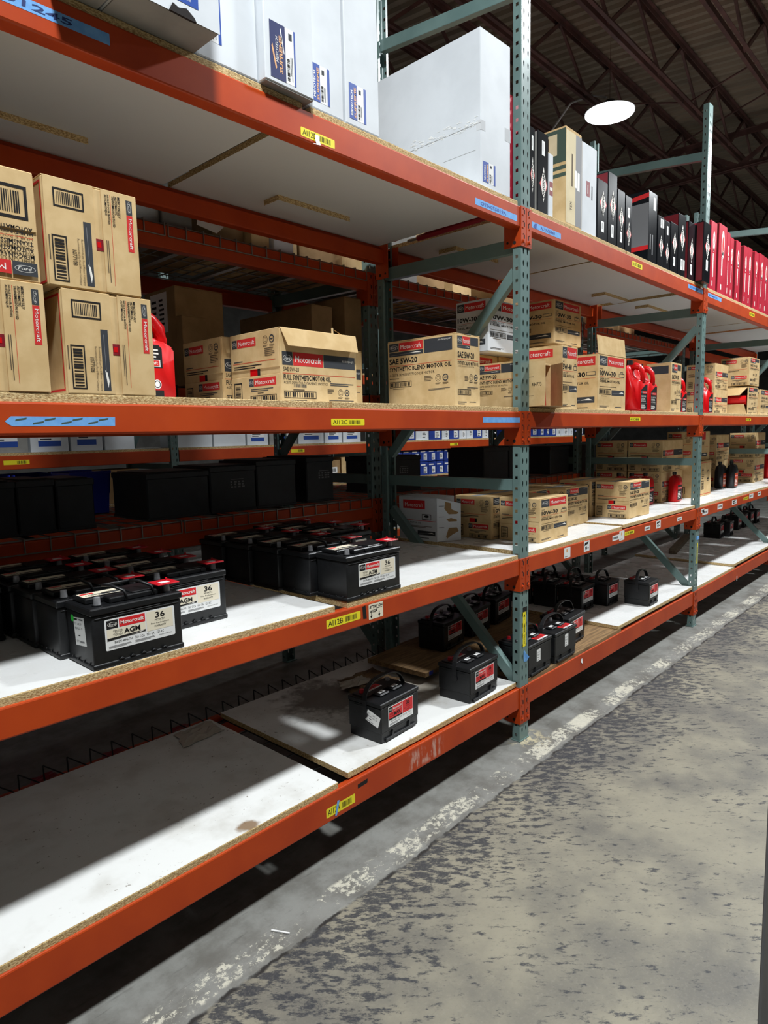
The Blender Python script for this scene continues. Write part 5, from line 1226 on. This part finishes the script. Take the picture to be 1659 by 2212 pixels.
maxb('black battery in deep shade, leftmost of three behind the brace', 5.4, 21.6, 11.2, 8, group=GM)
maxb('black battery with label in deep shade, middle of three behind the brace', 17.4, 22.8, 11.2, 8, group=GM)
maxb('black battery with label in deep shade, rightmost of three behind the brace', 29.0, 24.3, 11.2, 8, group=GM)
maxb('black battery seen through the third upright, lowest shelf far right', 200, 19.4, 11.25, 4, small=True, group=GM)
maxb('black battery left of the far right one, lowest shelf beyond the third upright', 192.2, 21, 11.25, 4, small=True, group=GM)
for r in range(4): maxb('black battery in the dark far row beyond the third upright, %s' % ordn[r], 222+9*r, 22-.3*r, 11.25, 3, small=True, group=GM)

# ================================================================== jugs and bottles
def jug_parts():
    body = [(.4, 0), (6.6, 0), (7.0, .4), (7.0, 8.6), (6.5, 9.8), (5.9, 10.3), (4.7, 10.3), (4.0, 9.2), (3.3, 8.0), (2.4, 7.2), (1.2, 7.0), (.0, 6.4), (0, .4)]
    mb = MB(); mb.prism(body, 0, 4.5, 'red_plastic', 'x'); b = bevel_mesh(mb.mesh('jug_body'), .32, 2)
    mb = MB(); P = [(2.25, 4.5, 9.7), (2.25, 3.4, 10.25), (2.25, 1.8, 9.9), (2.25, .75, 8.9), (2.25, .55, 7.6), (2.25, .6, 6.4)]; mb.tube(P, .8, 'red_plastic', 8); hnd = mb.mesh('handle', smooth=True)
    mb = MB(); mb.cyl(2.25, 5.4, 10.2, .95, .35, 'red_plastic', 16); mb.cyl(2.25, 5.4, 10.5, 1.0, 1.05, 'black_cap', 18, r1=.92); cap = mb.mesh('cap')
    d = Dec(); d.poly([(.4, .3), (4.1, .3), (4.1, 5.9), (3.0, 5.9), (.4, 4.6)], 'ink', 0); d.oval(.6, 3.9, .7, .55, 1, 'slate'); d.rect(1.4, 3.9, 2.4, .55, 'red_ink', 1); d.text('Motorcraft', 1.5, 4.05, 2.2, .25, 'white_ink', 2); d.text('SAE 10W-30', .7, 3.1, 2.6, .4, 'white_ink', 1); d.text('DIESEL', .7, 2.55, 2.4, .4, 'white_ink', 1); d.text('MOTOR OIL', .7, 2.0, 2.6, .35, 'white_ink', 1); d.rect(.5, 1.7, 3.5, .06, 'grey_ink', 1); d.greek(.7, .6, 2.6, .9, 4, 'white_ink', 1)
    lab = d.mesh('front_label', (0, 0, 0), (1, 0, 0), (0, 0, 1), (0, -1, 0))
    d = Dec(); d.poly([(.5, 3.9), (5.3, 3.9), (5.3, 6.2), (4.9, 6.6), (.5, 6.6)], 'ink', 0); d.rect(1.6, 4.05, 3.4, .8, 'label_white', 1); d.rect(1.7, 4.12, 3.2, .66, 'red_ink', 2); d.text('Motorcraft', 1.9, 4.3, 2.8, .34, 'white_ink', 3); d.greek(3.4, 5.1, 1.5, 1.2, 3, 'white_ink', 1); d.rect(.5, .35, 4.8, .95, 'ink', 0); d.ell(4.5, 2.0, .5, .55, 'label_white', 1); d.ring(4.5, 2.0, .4, .45, .09, 'ink', 2)
    sl = d.mesh('side_label', (0, 7.0, 0), (0, -1, 0), (0, 0, 1), (-1, 0, 0))
    return [('jug_body', b), ('handle', hnd), ('cap', cap)], lab, sl
JP, JLAB, JSIDE = jug_parts()
def jug(label, x, y, z=Z3, rot=0, side=False, group='red oil jugs with black caps', s=1.0, sy=.64):
    t = thing('oil_jug', label, 'jug', (x, y, z), rot, group)
    for nm, me in JP: obj(nm, me, t)
    obj('front_label', JLAB, t)
    if side: obj('side_label', JSIDE, t)
    t.scale = (s, s*sy, s)
    return t
jug('red oil jug peeking out from behind the sideways-print cartons', -61.5, 8.3, Z3, 90, True, s=.95, sy=1)
jug('red oil jug, left of the pair on the third shelf', 54.6, .8, Z3, 0, s=1.05)
jug('red oil jug, right of the pair on the third shelf', 61.8, 1.2, Z3, 0, s=1.02)
jug('red oil jug half hidden behind the narrow upright carton', 82.4, 2.0, Z3, 0, s=.88)
jug('red oil jug behind the second upright, left side of it', 89.2, 3.0, Z3, 0, s=.9)
jug('red oil jug just right of the second upright, third shelf', 106, 1.2, Z3, 0, s=.96)
jug('red oil jug at the right edge of the view, second shelf', 216, 8, Z2, 0, s=1.0)
def bottle_parts(m, lm):
    o = [(0, .3), (.25, 0), (2.0, 0), (2.25, .3), (2.25, 5.0), (2.0, 6.2), (1.55, 6.9), (.7, 6.9), (.25, 6.2), (0, 5.0)]
    mb = MB(); mb.prism(o, 0, 3.9, m, 'x'); b = bevel_mesh(mb.mesh('bottle_body'), .3, 2)
    mb = MB(); mb.cyl(1.0, 1.12, 6.8, .42, .5, m, 12); mb.cyl(1.0, 1.12, 7.1, .52, .75, 'black_cap', 14); c = mb.mesh('cap')
    d = Dec(); d.rect(.4, .6, 3.1, 3.8, lm, 0); d.rect(.6, 3.3, 2.7, .6, 'red_ink', 1); d.text('Motorcraft', .7, 3.45, 2.5, .3, 'white_ink', 2); d.greek(.6, 1.0, 2.4, 1.9, 5, 'white_ink', 1)
    return [('bottle_body', b), ('cap', c), ('front_label', d.mesh('front_label', (0, 0, 0), (1, 0, 0), (0, 0, 1), (0, -1, 0)))]
BR_, BK_ = bottle_parts('red_plastic', 'ink'), bottle_parts('black_cap', 'orange')
def bottle(label, parts, x, y, rot=0, group=None, s=1.0):
    t = thing('oil_bottle', label, 'bottle', (x, y, Z2+(.3 if 45 < x < 94 else 0)), rot, group); t.scale = (s, s, s)
    for nm, me in parts: obj(nm, me, t)
    return t
GBt = 'red quart bottles behind the lit carton'
bottle('red quart bottle lit, right of the red-window carton', BR_, 86.4, 10.6, 0, GBt, 1.18)
bottle('red quart bottle second in line behind the red-window carton', BR_, 84.6, 13.8, 0, GBt, 1.18); bottle('red quart bottle third in line behind the red-window carton', BR_, 83.2, 17, 0, GBt, 1.18)
bottle('red quart bottle standing alone just left of the second upright', BR_, 101.8, 7.9, 0, None, 1.16)
bottle('black quart bottle, left of the pair at the far right', BK_, 154.4, 10.2, 0, 'black quart bottles', 1.25); bottle('black quart bottle, right of the pair at the far right', BK_, 158.2, 7.4, 0, 'black quart bottles', 1.25)

# ================================================================== goods on the back rack
def big_battery(label, x, y, w, d, h, z=44.0, mark=True):
    t = thing('truck_battery', label, 'battery', (x, y, z), 0, 'large black batteries on the back rack')
    mb = MB(); mb.box(0, 0, 0, w, d, h-1.0, 'bin_black', .2); mb.box(-.1, -.1, 0, w+.1, d+.1, .5, 'bin_black', .1); mb.box(-.12, -.12, h-1.2, w+.12, d+.12, h-.2, 'bin_black', .12); mb.build('battery_case', t)
    mb = MB(); mb.box(.6, .6, h-.25, w-.6, d-.6, h, 'bin_black', .06)
    for k in range(5): mb.box(w*.1+k*w*.17, -.15, h-.5, w*.1+k*w*.17+.6, .1, h-.3, 'bin_black')
    mb.build('lid', t)
    if mark:
        q = Dec(); R = random.Random(int(x*5)); q.rect(.3, 1.55, 2.6, .12, 'grey_ink', 1)
        for i in range(4):
            for j in range(3): q.rect(.1+i*.8, .1+j*.45, R.uniform(.3, .6), .28, 'grey_ink', 1)
        q.front('warning_print', t, 0, w*.42, h*.5)
    return t
for x, w, d, h, mk, lab in ((-75.2, 5.2, 10, 8.0, 0, 'first at the left edge of the view'), (-69.8, 5.0, 10, 8.0, 0, 'second from the left edge'), (-64.5, 5.4, 10, 7.8, 0, 'third from the left edge, scuffed at its corner'),
                            (-50.6, 11.4, 12, 7.9, 0, 'the one right of the blue basket'), (-38.9, 9.6, 12, 8.4, 1, 'with pale print, second right of the blue basket'), (-29, 9.2, 12, 9.0, 0, 'between the two with pale print'), (-17, 7.2, 14, 9.2, 1, 'with pale print, left of the dark upright'),
                            (5.2, 13.0, 12, 8.4, 1, 'with pale print, first past the dark upright'), (44.5, 12, 12, 9.2, 0, 'second past the dark upright'), (57, 11, 12, 9.2, 0, 'third past the dark upright'), (80, 12, 12, 8.6, 0, 'behind the middle of the second bay'), (98.4, 11, 12, 8.6, 1, 'near the second dark upright')):
    big_battery('large black battery, '+lab, x, BY+1.6, w, d, h, 44.2, mk)
t = thing('plastic_basket', 'small dark blue basket left of the large black batteries', 'basket', (-55, BY+20, 44.2))
mb = MB(); mb.prism([(.6, 0), (6.4, 0), (7, 7.5), (0, 7.5)], 0, .2, 'blue_bin', 'y'); mb.prism([(.6, 0), (6.4, 0), (7, 7.5), (0, 7.5)], 7.8, 8, 'blue_bin', 'y'); mb.box(.6, 0, 0, 6.4, 8, .2, 'blue_bin'); mb.bar((.35, 4, 3.7), (0, 4, 7.5), 8, .2, 'blue_bin', upv=(1, 0, 0)); mb.bar((6.7, 4, 3.7), (7, 4, 7.5), 8, .2, 'blue_bin', upv=(1, 0, 0)); mb.build('basket_body', t)
mb = MB(); mb.box(-.2, -.2, 7.3, 7.2, .2, 7.8, 'blue_bin', .08); mb.box(-.2, 7.8, 7.3, 7.2, 8.2, 7.8, 'blue_bin', .08); mb.build('rim', t)
GU = 'brown cartons deep behind the third shelf'
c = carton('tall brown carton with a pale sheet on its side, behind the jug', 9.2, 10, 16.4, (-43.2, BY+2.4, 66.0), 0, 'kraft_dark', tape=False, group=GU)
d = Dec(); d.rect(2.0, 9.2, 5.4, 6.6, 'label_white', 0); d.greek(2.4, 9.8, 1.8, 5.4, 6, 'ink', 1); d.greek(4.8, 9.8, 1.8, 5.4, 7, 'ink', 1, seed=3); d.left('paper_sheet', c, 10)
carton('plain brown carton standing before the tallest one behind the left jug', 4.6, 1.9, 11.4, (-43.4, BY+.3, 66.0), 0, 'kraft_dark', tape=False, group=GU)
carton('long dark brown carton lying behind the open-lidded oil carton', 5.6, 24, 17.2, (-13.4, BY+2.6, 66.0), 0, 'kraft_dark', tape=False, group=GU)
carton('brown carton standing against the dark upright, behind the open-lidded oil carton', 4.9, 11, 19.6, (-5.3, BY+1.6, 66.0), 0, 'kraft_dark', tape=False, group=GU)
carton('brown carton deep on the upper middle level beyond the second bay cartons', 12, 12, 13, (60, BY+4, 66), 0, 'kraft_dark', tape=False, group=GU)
t = thing('part_carton', 'dark red carton with white lettering in shade beyond the 10W-30 cartons', 'box', (48, BY+1.2, 66.0)); mb = MB(); mb.box(0, 0, 0, 9, 12, 15, 'dark_red', .1); mb.build('carton_body', t); q = Dec(); q.greek(1, 1, 7, 12, 6, 'white_ink', 1); q.front('printed_face', t)
GT = 'cartons along the top level of the back rack'
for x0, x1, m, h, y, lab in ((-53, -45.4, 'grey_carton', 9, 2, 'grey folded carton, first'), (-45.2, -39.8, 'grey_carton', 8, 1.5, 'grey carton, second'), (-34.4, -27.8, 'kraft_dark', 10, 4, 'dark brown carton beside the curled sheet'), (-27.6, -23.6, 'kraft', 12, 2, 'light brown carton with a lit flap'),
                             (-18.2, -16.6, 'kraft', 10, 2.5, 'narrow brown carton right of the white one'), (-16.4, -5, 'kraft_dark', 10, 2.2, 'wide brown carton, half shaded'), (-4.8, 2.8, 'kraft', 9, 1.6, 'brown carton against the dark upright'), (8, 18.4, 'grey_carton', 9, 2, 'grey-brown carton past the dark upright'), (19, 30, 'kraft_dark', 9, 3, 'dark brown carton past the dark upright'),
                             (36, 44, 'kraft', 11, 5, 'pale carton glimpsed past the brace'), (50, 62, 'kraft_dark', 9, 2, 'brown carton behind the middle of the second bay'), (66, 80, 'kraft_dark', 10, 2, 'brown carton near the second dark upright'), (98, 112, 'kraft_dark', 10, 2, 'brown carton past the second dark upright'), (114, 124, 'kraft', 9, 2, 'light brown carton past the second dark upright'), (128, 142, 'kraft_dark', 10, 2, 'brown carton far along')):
    carton(lab+', back rack top level', x1-x0, 26, h+(21 if x1 < 64 else 3), (x0, BY+y, 91.3), 0, m, tape=False, group=GT)  # unseen extra height added to keep aisle light off the far rack
carton('white paper-wrapped carton on the top level of the back rack', 4.6, 10, 5.6, (-23.2, BY+1.2, 91.3), 0, 'carton_white', tape=False, group=GT)
mb = MB(); mb.add([(-40, BY-.2, 92.0), (-36.5, BY-.6, 91.2), (-34.2, BY-.2, 93.2), (-34.2, BY+.6, 96.6), (-38.6, BY+.8, 96.8), (-39.4, BY+.2, 94.5)], [(0, 1, 2, 5), (5, 2, 3, 4)], 'label_white'); mb.add([(-40, BY-.1, 92.0), (-36.5, BY-.5, 91.2), (-34.2, BY-.1, 93.2), (-34.2, BY+.7, 96.6), (-38.6, BY+.9, 96.8), (-39.4, BY+.3, 94.5)], [(3, 2, 1, 0)], 'label_white')
tag(mb.build('paper_sheet', recalc=False, smooth=True), 'white curled sheet hanging over the top deck of the back rack', 'paper')
t = thing('metal_rod', 'dark red tube lying on the top shelf edge by the middle post frame', 'tube', (.4, 10, 94.2)); mb = MB(); mb.tube([(0, -6, 1.1), (0, 13, .7)], .55, 'dark_red', 10); mb.build('tube_body', t); mb = MB(); mb.cyl(0, 13, .7, .3, 2.5, 'steel', 8, 'y'); mb.build('tube_tip', t)
t = thing('plastic_bag', 'crumpled orange wrapper at the rear end of the top shelf', 'wrapper', (-.3, 26.5, 96.0)); mb = MB(); R = random.Random(3)
vs = [(R.uniform(-.3, .3)-.2, j*.9, (i*.5)+R.uniform(-.15, .15)-.7) for j in range(6) for i in range(5)]; mb.add(vs, [(j*5+i, j*5+i+1, (j+1)*5+i+1, (j+1)*5+i) for j in range(5) for i in range(4)], 'orange'); mb.build('wrapper_sheet', t, recalc=False)

# ================================================================== far rack across the next aisle
FY = 148
FXP = [-90, 16, 122, 228, 334]
for x, l in zip(FXP, ['left-hand', 'dark, left of centre', 'dark, behind the middle post', 'dark, behind the second upright', 'rightmost']):
    frame('teal upright of the far rack, %s, seen through the shelves' % l, x, FY, 'upright frames of the far rack')
for i in range(4):
    for nm, z in (('lower', 36.0), ('middle', 53.6), ('upper', 84.0), ('bottom', 12)):
        t = thing('shelf_beam', 'far rack beam, %s level, bay %s from the left' % (nm, ordn[i]), 'beam', (FXP[i]+3.2, FY, 0), 0, 'beams of the far rack')
        rail_mesh(102.4, z-4, z).build('beam_rail', t)
        if nm == 'middle' and i in (0, 1, 2): d = Dec(); d.rect(0, 0, 7, 1.3, 'yellow', 0); d.bars(3.6, .2, 2.6, .9, 'ink', 1, 3); d.front('location_tag', t, 0, 50, z-2.6)
        t = thing('shelf_board', 'far rack board, %s level, bay %s from the left' % (nm, ordn[i]), 'shelf board', (FXP[i]+3.2, FY+.3, z), 0, 'boards of the far rack')
        mb = MB(); mb.box(0, 0, 0, 102.4, 33, .8, 'particle', 0, 'melamine'); mb.build('board_panel', t)
R = random.Random(21)
def hit(x, w):
    for p in FXP:
        if x < p+3.4 and x+w > p-.3: return p+3.6
FB = {}
def far_box(label, x, z, w, h, m, kind, y=FY+1.5, dep=12, group=None):
    t = thing('part_carton', label, 'box', (x, y, z), 0, group)
    k = (round(w, 1), round(h, 1), m, kind, dep)
    if k not in FB:
        mb = MB(); mb.box(0, 0, 0, w, dep, h, m, .1); b = mb.mesh('carton_body'); d = Dec()
        if kind == 'blue': d.rect(w*.45, h*.12, w*.42, h*.5, 'label_white', 0); d.greek(w*.5, h*.16, w*.3, h*.4, 4, 'slate', 1); d.greek(w*.08, h*.74, w*.8, h*.2, 1, 'white_ink', 0)
        elif kind == 'white': d.rect(w*.2, h*.15, w*.6, h*.6, 'blue', 0); d.rect(w*.2, h*.3, w*.6, h*.22, 'label_white', 1); d.greek(w*.25, h*.33, w*.4, h*.14, 2, 'slate', 2)
        else: d.rect(w*.55, h*.45, w*.3, h*.25, 'label_white', 0); d.bars(w*.58, h*.5, w*.2, h*.14, 'ink', 1)
        FB[k] = (b, d.mesh('printed_face', (0, 0, 0), (1, 0, 0), (0, 0, 1), (0, -1, 0)))
    obj('carton_body', FB[k][0], t); obj('printed_face', FB[k][1], t)
n = 0
for row, z in (('lower', 36.9), ('upper', 43.6)):
    for k in range(15):
        n += 1; far_box('small blue carton with white label, %s row on the far rack' % row, 126.5+k*6.5, z, 6.1, 6.4, 'blue_carton', 'blue', group='small blue cartons, %s row on the far rack' % row)
x = 126
while x < 330:
    w = R.choice((6, 8, 10))
    if hit(x, w): x = hit(x, w); continue
    far_box('blue or white carton with pale label, far rack middle board', x, 54.4, w, R.choice((7, 8, 9)), R.choice(('blue_carton', 'blue_carton', 'carton_white')), 'blue', group='blue cartons on the middle board of the far rack'); x += w+.5
x = -55
while x < 112:
    w = R.choice((10, 11, 14))
    if hit(x, w): x = hit(x, w); continue
    far_box('pale carton on the middle board of the far rack', x, 54.4, w, R.choice((10, 11, 12)), R.choice(('carton_white', 'grey_carton', 'carton_white')), R.choice(('white', 'white', 'kraft')), group='pale cartons on the middle board of the far rack'); x += w+.7
x = -20
while x < 112:
    w = R.choice((12, 13))
    if hit(x, w): x = hit(x, w); continue
    far_box('brown carton on the lower board of the far rack', x, 36.9, w, R.choice((10, 11)), R.choice(('kraft', 'kraft_dark', 'kraft')), 'kraft', group='brown cartons on the lower board of the far rack'); x += w+.8
for k in range(3):
    t = thing('plastic_bin', 'bright blue bin on the far rack, %s from the left' % ordn[k], 'bin', (-60+k*13, FY+1, 36.9), 0, 'blue bins on the far rack'); mb = MB(); mb.box(0, 0, 0, 12, .3, 9, 'blue_bin'); mb.box(0, .3, 0, .3, 14, 11, 'blue_bin'); mb.box(11.7, .3, 0, 12, 14, 11, 'blue_bin'); mb.box(.3, 13.7, 0, 11.7, 14, 11, 'blue_bin'); mb.box(.3, .3, 0, 11.7, 13.7, .3, 'blue_bin'); mb.build('bin_body', t); mb = MB(); mb.box(4, -.05, 3, 8, 0, 6, 'label_white'); mb.build('bin_label', t)
for k in range(12):
    far_box('carton with a white label on the right part of the far rack', 232+k*8, 36.9, 7.4, 9, R.choice(('blue_carton', 'carton_white', 'black')), 'blue', group='mixed cartons at the right of the far rack')

# ================================================================== loose things
def crumple(name, label, cat, pts, z, n, amp, m, seed):
    """thin crumpled sheet: quad corner points in x,y"""
    R = random.Random(seed); mb = MB(); A, B, C_, D_ = [Vector((p[0], p[1], 0)) for p in pts]; vs = []
    for j in range(n+1):
        for i in range(n+1):
            a, b = i/n, j/n; p = A.lerp(B, a).lerp(D_.lerp(C_, a), b); ed = min(i, j, n-i, n-j)
            vs.append((p.x+R.uniform(-.3, .3), p.y+R.uniform(-.3, .3), z+.06+abs(R.gauss(0, amp))*(1 if ed else .5)))
    mb.add(vs, [(j*(n+1)+i, j*(n+1)+i+1, (j+1)*(n+1)+i+1, (j+1)*(n+1)+i) for j in range(n) for i in range(n)], m)
    o = mb.build(name, recalc=False, smooth=False); return tag(o, label, cat)
o = crumple('plastic_film', 'clear crumpled film at the rear of the lowest shelf by the gap', 'film', [(-54, 25), (-46.6, 25.5), (-46.3, 30), (-52.5, 30.4)], 11.2, 7, .22, 'film', 3)
crumple('brown_paper', 'crumpled stained brown paper on the lowest shelf behind the arch-handled battery', 'paper', [(-24, 19), (-13, 18), (-12, 26), (-21, 26.5)], 11.5, 8, .35, 'brown_paper', 5)
crumple('plastic_film', 'shiny crumpled film lying on the brown paper of the lowest shelf', 'film', [(-25, 21), (-18, 20), (-17.5, 23.5), (-23, 24)], 12.2, 6, .3, 'film', 9)
t = thing('plywood_sheet', 'loose plywood piece behind the frame foot on the lowest shelf', 'board', (-11.4, 13, 12.6), 4); mb = MB(); mb.box(0, 0, 0, 10.6, 14, .9, 'wood', .04); mb.build('plywood_panel', t); mb = MB(); mb.box(1.2, -.05, .1, 2.4, 0, .8, 'blue_bin'); mb.build('tape_scrap', t)
mb = MB(); mb.bar((142, 22.6, 13.0), (181, 30.5, 13.0), 2.6, 1.6, 'plank'); tag(mb.build('wood_plank'), 'grey wooden stud lying slantwise across the lowest shelf of the third bay', 'plank')
mb = MB(); mb.bar((-59.9, -3.1, .12), (-58.8, -5.1, .12), .18, .12, 'label_white'); tag(mb.build('plastic_stick'), 'small white stick on the floor by the lower left', 'stick')
for x, y, l in ((-63, 32, 'red wrapper scrap behind the lowest boards, left one'), (-73, 32.3, 'red wrapper scrap behind the lowest boards, leftmost'), (-52, 32.2, 'red wrapper scrap behind the lowest boards, right one')):
    crumple('wrapper_scrap', l, 'wrapper', [(x, y), (x+3.4, y+.2), (x+3.6, y+1.6), (x+.4, y+1.5)], 10.7, 3, .25, 'dark_red', int(x))
mb = MB(); mb.box(0, 0, 0, .5, .06, 1.6, 'label_white'); o = mb.build('paper_curl', None, (137.5, -.1, 6.0)); tag(o, 'white paper scrap hanging on the lowest beam of the third bay', 'paper')
mb = MB(); mb.add([(24.3, -.06, 9.4), (24.8, -.1, 9.5), (25.0, -.1, 8.6), (24.6, -.3, 8.4), (24.2, -.06, 8.8)], [(0, 1, 2, 3, 4)], 'label_white'); tag(mb.build('paper_scrap', recalc=False), 'white paper scrap stuck on the lowest beam past the middle post', 'paper')

# sheet-steel cart parked in the aisle, only its near edge shows at the lower right of the view
t = thing('steel_cart', 'grey steel cart edge at the lower right of the view', 'cart', (-67.0, -75.0, 0))
mb = MB(); mb.box(0, 20.2, 6, 24, 20.35, 39, 'carton_grey', .05); mb.build('side_panel', t)
mb = MB(); mb.box(0, 0, 6, 24, .15, 39, 'carton_grey', .05); mb.build('side_panel', t)
mb = MB(); mb.box(.1, .15, 37.6, 23.9, 20.2, 38.4, 'carton_grey', .1); mb.build('top_tray', t)
mb = MB(); mb.box(.1, .15, 6.2, 23.9, 20.2, 7, 'carton_grey', .1); mb.build('bottom_shelf', t)
for x, y in ((2, 2), (22, 2), (2, 18), (22, 18)):
    mb = MB(); mb.cyl(x, y-.6, 2.4, 2.4, 1.2, 'black_cap', 16, 'y'); mb.box(x-.9, y-1, 2.2, x+.9, y+1, 6.2, 'steel', .05); mb.build('caster', t)
